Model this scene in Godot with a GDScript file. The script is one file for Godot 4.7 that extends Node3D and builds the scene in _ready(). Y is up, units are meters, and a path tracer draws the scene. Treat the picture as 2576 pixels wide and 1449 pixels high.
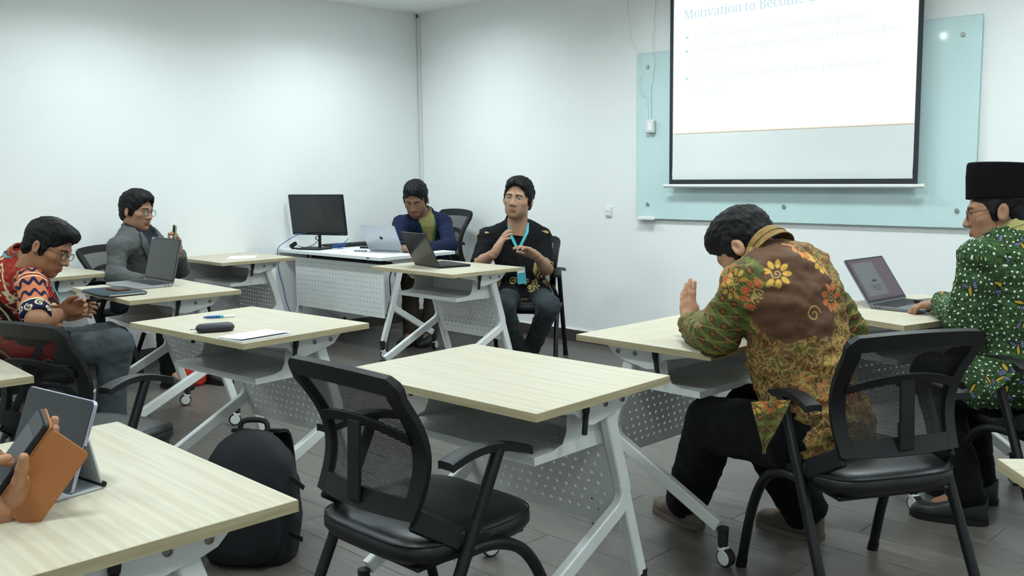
extends Node3D
# A classroom: presenter's corner, training tables, mesh chairs and seven people.
# Room axes: the screen wall is z = 0, the long white wall is x = 0, the floor y = 0.

const DEG := PI / 180.0
var used := {}
var M := {}
var seat_mesh_cache := {}

# ---------------------------------------------------------------- mesh builder
class MB:
	var v := PackedVector3Array()
	var n := PackedVector3Array()
	var uv := PackedVector2Array()
	var c := PackedColorArray()
	var tint := Color.WHITE
	func tri(a: Vector3, b: Vector3, d: Vector3, na: Vector3, nb: Vector3, nd: Vector3, ua := Vector2.ZERO, ub := Vector2.ZERO, ud := Vector2.ZERO) -> void:
		if (d - a).cross(b - a).dot(na + nb + nd) < 0.0:
			v.append(a); v.append(d); v.append(b)
			n.append(na); n.append(nd); n.append(nb)
			uv.append(ua); uv.append(ud); uv.append(ub)
		else:
			v.append(a); v.append(b); v.append(d)
			n.append(na); n.append(nb); n.append(nd)
			uv.append(ua); uv.append(ub); uv.append(ud)
		c.append(tint); c.append(tint); c.append(tint)
	func flat(a: Vector3, b: Vector3, d: Vector3, away: Vector3) -> void:
		var m := (d - a).cross(b - a).normalized()
		if m.dot(away) < 0.0:
			m = -m
		tri(a, b, d, m, m, m)
	func quad(a: Vector3, b: Vector3, d: Vector3, e: Vector3, away: Vector3) -> void:
		var m := (d - a).cross(b - a).normalized()
		if m.length() < 0.5:
			m = (e - a).cross(d - a).normalized()
		if m.dot(away) < 0.0:
			m = -m
		tri(a, b, d, m, m, m, Vector2(0, 0), Vector2(1, 0), Vector2(1, 1))
		tri(a, d, e, m, m, m, Vector2(0, 0), Vector2(1, 1), Vector2(0, 1))
	func quad4(a: Vector3, b: Vector3, d: Vector3, e: Vector3, na: Vector3, nb: Vector3, nd: Vector3, ne: Vector3, ua := Vector2.ZERO, ub := Vector2.ZERO, ud := Vector2.ZERO, ue := Vector2.ZERO) -> void:
		tri(a, b, d, na, nb, nd, ua, ub, ud)
		tri(a, d, e, na, nd, ne, ua, ud, ue)
	func box(xf: Transform3D, size: Vector3, b := 0.0) -> void:
		var h := size * 0.5
		b = minf(b, minf(h.x, minf(h.y, h.z)) * 0.98)
		var ax := [xf.basis.x, xf.basis.y, xf.basis.z]
		var hh := [h.x, h.y, h.z]
		var o := xf.origin
		for i in 3:
			var j := (i + 1) % 3
			var k := (i + 2) % 3
			for s in [-1.0, 1.0]:
				var m: Vector3 = ax[i] * s
				var f: Vector3 = o + m * float(hh[i])
				var p: Vector3 = ax[j] * (float(hh[j]) - b)
				var q: Vector3 = ax[k] * (float(hh[k]) - b)
				quad(f - p - q, f + p - q, f + p + q, f - p + q, m)
			if b > 0.0:
				for s in [-1.0, 1.0]:
					for t in [-1.0, 1.0]:
						var e1: Vector3 = o + ax[i] * (s * float(hh[i])) + ax[j] * (t * (float(hh[j]) - b))
						var e2: Vector3 = o + ax[i] * (s * (float(hh[i]) - b)) + ax[j] * (t * float(hh[j]))
						var l: Vector3 = ax[k] * (float(hh[k]) - b)
						quad(e1 - l, e1 + l, e2 + l, e2 - l, ax[i] * s + ax[j] * t)
		if b > 0.0:
			for s in [-1.0, 1.0]:
				for t in [-1.0, 1.0]:
					for w in [-1.0, 1.0]:
						var x1: Vector3 = o + ax[0] * (s * h.x) + ax[1] * (t * (h.y - b)) + ax[2] * (w * (h.z - b))
						var x2: Vector3 = o + ax[0] * (s * (h.x - b)) + ax[1] * (t * h.y) + ax[2] * (w * (h.z - b))
						var x3: Vector3 = o + ax[0] * (s * (h.x - b)) + ax[1] * (t * (h.y - b)) + ax[2] * (w * h.z)
						flat(x1, x2, x3, ax[0] * s + ax[1] * t + ax[2] * w)
	func bx(x: float, y: float, z: float, sx: float, sy: float, sz: float, b := 0.0) -> void:
		box(Transform3D(Basis(), Vector3(x, y, z)), Vector3(sx, sy, sz), b)
	func bar(a: Vector3, e: Vector3, w: float, t: float, side: Vector3, b := 0.0) -> void:
		var y := (e - a).normalized()
		var x := (side - y * side.dot(y)).normalized()
		box(Transform3D(Basis(x, y, x.cross(y)), (a + e) * 0.5), Vector3(w, a.distance_to(e), t), b)
	func tube(pts: PackedVector3Array, radii: Array, sides := 10, caps := true) -> void:
		var k := pts.size()
		var rings := []
		var norms := []
		var x := Vector3.ZERO
		for i in k:
			var d := (pts[mini(i + 1, k - 1)] - pts[maxi(i - 1, 0)]).normalized()
			if i == 0:
				x = d.cross(Vector3.UP if absf(d.y) < 0.9 else Vector3.RIGHT).normalized()
			else:
				x = (x - d * x.dot(d)).normalized()
			var y := d.cross(x)
			var r: float = radii[mini(i, radii.size() - 1)]
			var ring := PackedVector3Array()
			var rn := PackedVector3Array()
			for s in sides:
				var m := x * cos(TAU * s / sides) + y * sin(TAU * s / sides)
				ring.append(pts[i] + m * r)
				rn.append(m)
			rings.append(ring)
			norms.append(rn)
		for i in k - 1:
			for s in sides:
				var t := (s + 1) % sides
				quad4(rings[i][s], rings[i][t], rings[i + 1][t], rings[i + 1][s], norms[i][s], norms[i][t], norms[i + 1][t], norms[i + 1][s])
		if caps:
			for e in [0, k - 1]:
				var m := (pts[0] - pts[1]).normalized() if e == 0 else (pts[k - 1] - pts[k - 2]).normalized()
				for s in sides:
					tri(pts[e], rings[e][s], rings[e][(s + 1) % sides], m, m, m)
	func lathe(xf: Transform3D, prof: PackedVector2Array, seg := 20, smooth := false) -> void:
		for i in prof.size() - 1:
			var a := prof[i]
			var b := prof[i + 1]
			var t := (b - a).normalized()
			var nn := Vector2(t.y, -t.x)
			var n0 := nn
			var n1 := nn
			if smooth:
				if i > 0:
					var tp := (a - prof[i - 1]).normalized()
					n0 = (nn + Vector2(tp.y, -tp.x)).normalized()
				if i < prof.size() - 2:
					var tn := (prof[i + 2] - b).normalized()
					n1 = (nn + Vector2(tn.y, -tn.x)).normalized()
			for s in seg:
				var w0 := TAU * s / seg
				var w1 := TAU * (s + 1) / seg
				var d0 := Vector3(cos(w0), 0, sin(w0))
				var d1 := Vector3(cos(w1), 0, sin(w1))
				var up := Vector3.UP
				quad4(xf * (d0 * a.x + up * a.y), xf * (d1 * a.x + up * a.y), xf * (d1 * b.x + up * b.y), xf * (d0 * b.x + up * b.y), xf.basis * (d0 * n0.x + up * n0.y), xf.basis * (d1 * n0.x + up * n0.y), xf.basis * (d1 * n1.x + up * n1.y), xf.basis * (d0 * n1.x + up * n1.y))
	func extrude(xf: Transform3D, poly: PackedVector2Array, depth: float, b := 0.0) -> void:
		# outline in the local x, y plane, thickness along local z, chamfer b
		var cw := Geometry2D.is_polygon_clockwise(poly)
		var pts := poly.duplicate()
		if cw:
			pts.reverse()
		var inner := pts
		if b > 0.0:
			var got := Geometry2D.offset_polygon(pts, -b, Geometry2D.JOIN_MITER)
			if got.size() == 1 and got[0].size() == pts.size():
				inner = _match(pts, got[0])
			else:
				b = 0.0
		var hz := depth * 0.5
		var idx := Geometry2D.triangulate_polygon(inner)
		for s in [-1.0, 1.0]:
			for i in range(0, idx.size(), 3):
				flat(xf * Vector3(inner[idx[i]].x, inner[idx[i]].y, s * hz), xf * Vector3(inner[idx[i + 1]].x, inner[idx[i + 1]].y, s * hz), xf * Vector3(inner[idx[i + 2]].x, inner[idx[i + 2]].y, s * hz), xf.basis.z * s)
		var k := pts.size()
		for i in k:
			var p := pts[i]
			var q := pts[(i + 1) % k]
			var out := xf.basis * Vector3(q.y - p.y, -(q.x - p.x), 0)
			quad(xf * Vector3(p.x, p.y, -hz + b), xf * Vector3(q.x, q.y, -hz + b), xf * Vector3(q.x, q.y, hz - b), xf * Vector3(p.x, p.y, hz - b), out)
			if b > 0.0:
				var p2 := inner[i]
				var q2 := inner[(i + 1) % k]
				for s in [-1.0, 1.0]:
					quad(xf * Vector3(p.x, p.y, s * (hz - b)), xf * Vector3(q.x, q.y, s * (hz - b)), xf * Vector3(q2.x, q2.y, s * hz), xf * Vector3(p2.x, p2.y, s * hz), out.normalized() + xf.basis.z * s)
	func _match(a: PackedVector2Array, b: PackedVector2Array) -> PackedVector2Array:
		var best := 0
		var bd := 1e9
		for s in b.size():
			var d := 0.0
			for i in a.size():
				d += a[i].distance_squared_to(b[(i + s) % b.size()])
			if d < bd:
				bd = d
				best = s
		var r := PackedVector2Array()
		for i in a.size():
			r.append(b[(i + best) % b.size()])
		return r
	func ball(at: Vector3, r: Vector3, seg := 12, rows := 8, basis := Basis()) -> void:
		for i in rows:
			var a0 := PI * i / rows - PI / 2
			var a1 := PI * (i + 1) / rows - PI / 2
			for s in seg:
				var w0 := TAU * s / seg
				var w1 := TAU * (s + 1) / seg
				var q := [Vector3(cos(a0) * cos(w0), sin(a0), cos(a0) * sin(w0)), Vector3(cos(a0) * cos(w1), sin(a0), cos(a0) * sin(w1)), Vector3(cos(a1) * cos(w1), sin(a1), cos(a1) * sin(w1)), Vector3(cos(a1) * cos(w0), sin(a1), cos(a1) * sin(w0))]
				var nn := []
				for p in q:
					nn.append((basis * (p / r)).normalized())
				if i > 0:
					tri(at + basis * (q[0] * r), at + basis * (q[1] * r), at + basis * (q[2] * r), nn[0], nn[1], nn[2])
				if i < rows - 1:
					tri(at + basis * (q[0] * r), at + basis * (q[2] * r), at + basis * (q[3] * r), nn[0], nn[2], nn[3])
				if i == 0:
					tri(at + basis * (q[0] * r), at + basis * (q[2] * r), at + basis * (q[3] * r), nn[0], nn[2], nn[3])
				if i == rows - 1:
					tri(at + basis * (q[0] * r), at + basis * (q[1] * r), at + basis * (q[2] * r), nn[0], nn[1], nn[2])
	func sheet(rows: Array, closed := false) -> void:
		# rows of points -> smooth surface, uv from indices
		var k := rows.size()
		var w: int = rows[0].size()
		var nn := []
		for i in k:
			var rn := PackedVector3Array()
			for j in w:
				var i0 := maxi(i - 1, 0)
				var i1 := mini(i + 1, k - 1)
				var j0 := (j - 1 + w) % w if closed else maxi(j - 1, 0)
				var j1 := (j + 1) % w if closed else mini(j + 1, w - 1)
				rn.append((rows[i1][j] - rows[i0][j]).cross(rows[i][j1] - rows[i][j0]).normalized())
			nn.append(rn)
		for i in k - 1:
			for j in (w if closed else w - 1):
				var t := (j + 1) % w
				var u0 := float(j) / (w if closed else w - 1)
				var u1 := float(j + 1) / (w if closed else w - 1)
				var v0 := float(i) / (k - 1)
				var v1 := float(i + 1) / (k - 1)
				quad4(rows[i][j], rows[i][t], rows[i + 1][t], rows[i + 1][j], nn[i][j], nn[i][t], nn[i + 1][t], nn[i + 1][j], Vector2(u0, v0), Vector2(u1, v0), Vector2(u1, v1), Vector2(u0, v1))
	func slab(front: Array, thick: float, dir := Vector3.ZERO) -> void:
		# a curved sheet with thickness: front rows, back rows and rims
		var k := front.size()
		var w: int = front[0].size()
		var back := []
		for i in k:
			var r := PackedVector3Array()
			for j in w:
				var m: Vector3 = (front[mini(i + 1, k - 1)][j] - front[maxi(i - 1, 0)][j]).cross(front[i][mini(j + 1, w - 1)] - front[i][maxi(j - 1, 0)]).normalized()
				if dir != Vector3.ZERO:
					m = dir
				r.append(front[i][j] - m * thick)
			back.append(r)
		sheet(front)
		sheet(back)
		for i in k - 1:
			for j in [0, w - 1]:
				quad(front[i][j], front[i + 1][j], back[i + 1][j], back[i][j], front[i][j] - front[i][w / 2])
		for j in w - 1:
			for i in [0, k - 1]:
				quad(front[i][j], front[i][j + 1], back[i][j + 1], back[i][j], front[i][j] - front[k / 2][j])
	func mesh() -> ArrayMesh:
		var a := []
		a.resize(Mesh.ARRAY_MAX)
		a[Mesh.ARRAY_VERTEX] = v
		a[Mesh.ARRAY_NORMAL] = n
		a[Mesh.ARRAY_TEX_UV] = uv
		a[Mesh.ARRAY_COLOR] = c
		var m := ArrayMesh.new()
		m.add_surface_from_arrays(Mesh.PRIMITIVE_TRIANGLES, a)
		return m

# ---------------------------------------------------------------- nodes and names
func numbered(called: String) -> String:
	if not used.has(called):
		used[called] = 0
		return called
	used[called] += 1
	return "%s_%03d" % [called, used[called]]

func tag(o: Node3D, label: String, category: String, group := "") -> Node3D:
	o.set_meta("label", label)
	o.set_meta("category", category)
	if group:
		o.set_meta("group", group)
	return o

func thing(called: String, label: String, category: String, at := Vector3.ZERO, turn := 0.0, group := "") -> Node3D:
	var o := Node3D.new()
	o.name = numbered(called)
	add_child(o)
	o.position = at
	o.rotation.y = turn
	tag(o, label, category, group)
	return o

func part(called: String, b: MB, mat: Material, parent: Node) -> MeshInstance3D:
	return part_mesh(called, b.mesh(), mat, parent)

func part_mesh(called: String, m: Mesh, mat: Material, parent: Node) -> MeshInstance3D:
	var o := MeshInstance3D.new()
	o.mesh = m
	if mat:
		o.material_override = mat
	o.name = called if parent != self else numbered(called)
	parent.add_child(o, true)
	return o

func single(called: String, b: MB, mat: Material, label: String, category: String, at := Vector3.ZERO, turn := 0.0, group := "") -> MeshInstance3D:
	var o := part(called, b, mat, self)
	o.position = at
	o.rotation.y = turn
	tag(o, label, category, group)
	return o

func struct(called: String, b: MB, mat: Material) -> MeshInstance3D:
	var o := part(called, b, mat, self)
	o.set_meta("kind", "structure")
	return o

func copy(o: Node3D, called: String, label: String, at: Vector3, turn: float) -> Node3D:
	var r: Node3D = o.duplicate()
	r.name = numbered(called)
	add_child(r)
	r.position = at
	r.rotation.y = turn
	r.set_meta("label", label)
	return r

func b3(x: Vector3, y: Vector3, z: Vector3, at: Vector3) -> Transform3D:
	return Transform3D(Basis(x, y, z), at)

func v3(a: Array) -> Vector3:
	return Vector3(a[0], a[1], a[2])

# ---------------------------------------------------------------- materials
func c8(r: float, g: float, b: float, a := 1.0) -> Color:
	return Color(r / 255.0, g / 255.0, b / 255.0, a)

func mat(key: String, col: Color, rough := 0.6, metal := 0.0, spec := 0.5) -> StandardMaterial3D:
	var m := StandardMaterial3D.new()
	m.resource_name = key
	m.albedo_color = col
	m.roughness = rough
	m.metallic = metal
	m.metallic_specular = spec
	M[key] = m
	return m

func noise_tex(freq: float, seed_: int, ramp: Array, size := 512, octaves := 4, as_normal := false, bump := 4.0) -> NoiseTexture2D:
	var f := FastNoiseLite.new()
	f.seed = seed_
	f.frequency = freq
	f.noise_type = FastNoiseLite.TYPE_SIMPLEX_SMOOTH
	f.fractal_octaves = octaves
	var t := NoiseTexture2D.new()
	t.width = size
	t.height = size
	t.seamless = true
	t.noise = f
	if as_normal:
		t.as_normal_map = true
		t.bump_strength = bump
	elif ramp:
		var g := Gradient.new()
		var offs := PackedFloat32Array()
		var cols := PackedColorArray()
		for r in ramp:
			offs.append(r[0])
			cols.append(r[1])
		g.offsets = offs
		g.colors = cols
		t.color_ramp = g
	return t

func triplanar(m: StandardMaterial3D, scale: Vector3, tex: Texture2D, offset := Vector3.ZERO) -> void:
	m.albedo_texture = tex
	m.uv1_triplanar = true
	m.uv1_scale = scale
	m.uv1_offset = offset
	m.uv1_triplanar_sharpness = 8.0

func materials() -> void:
	var m := mat("wall_paint", c8(243, 245, 245), 0.62, 0, 0.35)
	mat("ceiling_paint", c8(240, 241, 239), 0.9, 0, 0.2)
	mat("baseboard_vinyl", c8(66, 62, 60), 0.45)
	mat("white_trim", c8(226, 228, 226), 0.5)
	# pale ash laminate: long grain along the table's own x
	var grain := noise_tex(0.012, 11, [[0.0, c8(182, 172, 148)], [0.4, c8(190, 181, 160)], [0.65, c8(195, 187, 168)], [1.0, c8(199, 192, 175)]], 512, 5)
	m = mat("ash_laminate", Color.WHITE, 0.4, 0, 0.35)
	triplanar(m, Vector3(0.22, 9.0, 9.0), grain)
	var grain2 := noise_tex(0.014, 23, [[0.0, c8(160, 148, 116)], [0.45, c8(172, 160, 128)], [1.0, c8(184, 173, 142)]], 512, 5)  # browner band, shade of the table sides put into its darker tone
	m = mat("ash_edge", Color.WHITE, 0.5, 0, 0.4)
	triplanar(m, Vector3(0.5, 9.0, 0.5), grain2)
	# floor planks, a few tones of grey-brown vinyl
	for i in 4:
		var k: float = [1.0, 0.96, 1.03, 0.985][i]
		var t := noise_tex(0.016, 40 + i * 7, [[0.0, c8(82 * k, 77 * k, 73 * k)], [0.5, c8(93 * k, 88 * k, 83 * k)], [1.0, c8(104 * k, 98 * k, 92 * k)]], 512, 5)
		m = mat("plank_%d" % i, Color.WHITE, 0.37, 0, 0.42)
		triplanar(m, Vector3(0.4, 5.0, 5.0), t, Vector3(i * 0.37, 0, i * 0.21))
	mat("added_louvre", c8(225, 228, 228), 0.35, 0.3)
	mat("joint", c8(62, 58, 55), 0.8)
	mat("white_steel", c8(226, 229, 228), 0.38, 0, 0.5)
	mat("desk_white", c8(236, 238, 240), 0.4, 0, 0.5)
	mat("black_plastic", c8(21, 22, 24), 0.48, 0, 0.38)
	mat("black_matte", c8(24, 25, 26), 0.7, 0, 0.35)
	mat("black_tube", c8(17, 18, 20), 0.4, 0, 0.4)
	m = mat("chair_leather", c8(24, 26, 28), 0.38, 0, 0.45)
	m.normal_enabled = true
	m.normal_texture = noise_tex(0.09, 5, [], 256, 3, true, 2.0)
	m.normal_scale = 0.25
	m.uv1_triplanar = true
	m.uv1_scale = Vector3(9, 9, 9)
	mat("mesh_thread", c8(20, 21, 23), 0.75)
	mat("chrome", c8(190, 192, 190), 0.25, 1.0)
	mat("bolt_steel", c8(140, 138, 130), 0.4, 0.9)
	mat("caster_white", c8(225, 227, 224), 0.4)
	mat("rubber", c8(26, 26, 27), 0.7)
	m = mat("tinted_glass", c8(204, 228, 230), 0.06, 0, 0.5)
	mat("glass_edge", c8(150, 190, 180), 0.15)
	mat("screen_border", c8(38, 42, 48), 0.7)
	mat("screen_cloth", c8(233, 236, 236), 0.85, 0, 0.2)
	mat("paper", c8(240, 243, 246), 0.8, 0, 0.2)
	mat("silver", c8(176, 179, 186), 0.32, 0.75)
	mat("space_grey", c8(120, 122, 128), 0.33, 0.7)
	mat("display_off", c8(30, 34, 37), 0.2, 0, 0.5)
	mat("key_black", c8(22, 23, 25), 0.5)
	mat("blue_cable", c8(38, 86, 160), 0.5)
	mat("white_cable", c8(224, 226, 224), 0.5)
	mat("black_cable", c8(20, 20, 21), 0.5)
	mat("brown_leather", c8(150, 92, 42), 0.55)
	mat("red_cloth", c8(196, 48, 30), 0.7)
	mat("teal_ribbon", c8(72, 176, 190), 0.6)
	mat("green_ribbon", c8(60, 140, 70), 0.6)

# ---------------------------------------------------------------- camera, light, exposure
func camera_and_light() -> void:
	var cam := Camera3D.new()
	cam.name = "camera"
	add_child(cam)
	cam.transform = Transform3D(Basis(Vector3(0.71532108, -0.01279222, -0.69867883), Vector3(-0.0750449, 0.99264392, -0.09500691), Vector3(0.69475464, 0.12039273, 0.70909913)).orthonormalized(), Vector3(6.7762, 1.349, 5.7387))
	cam.fov = 33.6386
	cam.near = 0.05
	cam.far = 60.0
	cam.current = true
	var w := WorldEnvironment.new()
	w.name = "world"
	var e := Environment.new()
	e.background_mode = Environment.BG_COLOR
	e.background_color = Color.BLACK
	e.tonemap_mode = Environment.TONE_MAPPER_LINEAR
	e.tonemap_exposure = 1.0
	e.sdfgi_enabled = true
	e.ssao_enabled = true
	e.ssil_enabled = true
	w.environment = e
	add_child(w)
	# recessed ceiling panels, 0.6 m along x and 0.3 m along z, rim and slats added unseen to shape the wall light
	var glow := StandardMaterial3D.new()
	glow.resource_name = "panel_glow"
	glow.albedo_color = c8(240, 244, 244)
	glow.emission_enabled = true
	glow.emission = c8(240, 255, 252)
	glow.emission_energy_multiplier = 3.0
	var k := 0
	var across := ["by the left wall", "left of the middle", "right of the middle", "by the right wall"]
	var along := ["first row from screen", "second row from screen", "third row from screen"]
	for iz in 3:
		for ix in 4:
			var x: float = [1.05, 3.15, 5.25, 7.35][ix]
			var z: float = [1.25, 3.05, 5.5][iz]
			var t := thing("ceiling_light", "white ceiling light with added louvres, %s, %s" % [along[iz], across[ix]], "ceiling light", Vector3(x, ROOF, z), 0.0, "ceiling light panels")
			k += 1
			var f := MB.new()
			for s in [-1, 1]:
				f.bx(0, -0.022, s * 0.16, 0.66, 0.044, 0.02, 0.003)
				f.bx(s * 0.32, -0.022, 0, 0.02, 0.044, 0.3, 0.003)
			part("frame", f, M.white_trim, t)
			for q in 6:
				f = MB.new()
				f.bx(-0.2225 + q * 0.089, -0.029, 0, 0.002, 0.028, 0.298)  # slats added to hold light off the upper walls
				part("added_louvre", f, M.added_louvre, t)
			var d := MB.new()
			d.bx(0, -0.004, 0, 0.62, 0.006, 0.3)
			part("diffuser", d, glow, t)
			var l := AreaLight3D.new()
			l.name = "panel_light"
			l.area_size = Vector2(0.58, 0.27)
			l.light_color = c8(236, 251, 252)
			l.light_energy = LAMP
			l.shadow_enabled = true
			l.area_range = 14.0
			l.area_attenuation = 2.0
			t.add_child(l, true)
			l.position = Vector3(0, -0.012, 0)
			l.rotation = Vector3(-PI / 2, 0, 0)

const ROOF := 2.775
const LAMP := 2.95

# ---------------------------------------------------------------- the room
func room() -> void:
	var b := MB.new()
	b.bx(4.2, -0.106, 3.7, 8.8, 0.2, 7.8)
	var fl := struct("floor", b, M.joint)
	# planks along x, joints staggered, each plank a piece of its own
	var pl := []
	for i in 3:
		var p := MB.new()
		var ln: float = [1.218, 0.8, 0.418][i]
		p.bx(0, -0.003, 0, ln, 0.006, 0.1984, 0.0009)
		pl.append(p.mesh())
	var rng := RandomNumberGenerator.new()
	rng.seed = 7
	var z := 0.1
	var row := 0
	while z < 7.45:
		var x := 0.0
		var first := true
		var kind: int = [0, 1, 2][row % 3]
		while x < 8.4:
			var k: int = kind if first else 0
			var ln: float = [1.22, 0.802, 0.42][k]
			var o := part_mesh("plank", pl[k], M["plank_%d" % rng.randi_range(0, 3)], fl)
			o.position = Vector3(x + ln * 0.5, 0, z)
			x += ln
			first = false
		z += 0.2
		row += 1
	b = MB.new(); b.bx(-0.1, 1.35, 3.7, 0.2, 3.1, 7.8); struct("wall_left", b, M.wall_paint)
	b = MB.new(); b.bx(4.2, 1.35, -0.1, 8.4, 3.1, 0.2); struct("wall_front", b, M.wall_paint)
	b = MB.new(); b.bx(8.6, 1.35, 3.7, 0.2, 3.1, 7.8); struct("wall_right", b, M.wall_paint)
	b = MB.new(); b.bx(4.2, 1.35, 7.5, 8.6, 3.1, 0.2); struct("wall_back", b, M.wall_paint)
	b = MB.new(); b.bx(4.2, ROOF + 0.1, 3.7, 8.8, 0.2, 7.8); struct("ceiling", b, M.ceiling_paint)
	# dark vinyl skirting with an uneven line of white paint along its upper edge
	b = MB.new(); b.bx(4.2, 0.047, 0.005, 8.4, 0.094, 0.01, 0.003)
	var bb := struct("baseboard_front", b, M.baseboard_vinyl)
	b = MB.new()
	var nz := FastNoiseLite.new()
	nz.seed = 3
	nz.frequency = 4.0
	var rows := [PackedVector3Array(), PackedVector3Array(), PackedVector3Array()]
	for i in 281:
		var px := i * 0.03
		var low := 0.092 + 0.006 * nz.get_noise_1d(px)
		rows[0].append(Vector3(px, low, 0.0108))
		rows[1].append(Vector3(px, 0.1 + 0.002 * nz.get_noise_1d(px + 40), 0.0112))
		rows[2].append(Vector3(px, 0.102, 0.0002))
	b.sheet(rows)
	part("paint_line", b, M.white_trim, bb)
	b = MB.new(); b.bx(0.005, 0.047, 3.7, 0.01, 0.094, 7.4, 0.003); struct("baseboard_left", b, M.baseboard_vinyl)
	# slim cable cover standing in the corner
	b = MB.new(); b.bx(0.021, 1.37, 0.008, 0.034, 2.76, 0.016, 0.003)
	var tr := struct("trim_1", b, M.white_trim)
	b = MB.new(); b.bx(0.014, 2.755, 0.018, 0.006, 0.03, 0.012, 0.001)
	part("clip", b, M.black_plastic, tr)

func text_line(words: String, x: float, y: float, width: float, cap: float, m: Material, parent: Node, z: float) -> void:
	var t := TextMesh.new()
	var f := SystemFont.new()
	f.font_names = PackedStringArray(["Droid Serif"])
	t.font = f
	t.text = words
	t.font_size = 64
	t.pixel_size = 0.001
	t.depth = 0.0006
	t.curve_step = 2.0
	t.horizontal_alignment = HORIZONTAL_ALIGNMENT_LEFT
	t.vertical_alignment = VERTICAL_ALIGNMENT_BOTTOM
	var o := MeshInstance3D.new()
	o.mesh = t
	o.name = "text_line"
	o.material_override = m
	parent.add_child(o, true)
	var box := t.get_aabb()
	var s := width / box.size.x if width > 0.0 else cap / 0.0455
	var sy := cap / 0.0455
	o.scale = Vector3(s, sy, 1)
	# baseline of the font sits a descent above the bottom of the line
	o.position = Vector3(x - box.position.x * s, y - f.get_descent(64) * 0.001 * sy, z)

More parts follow.
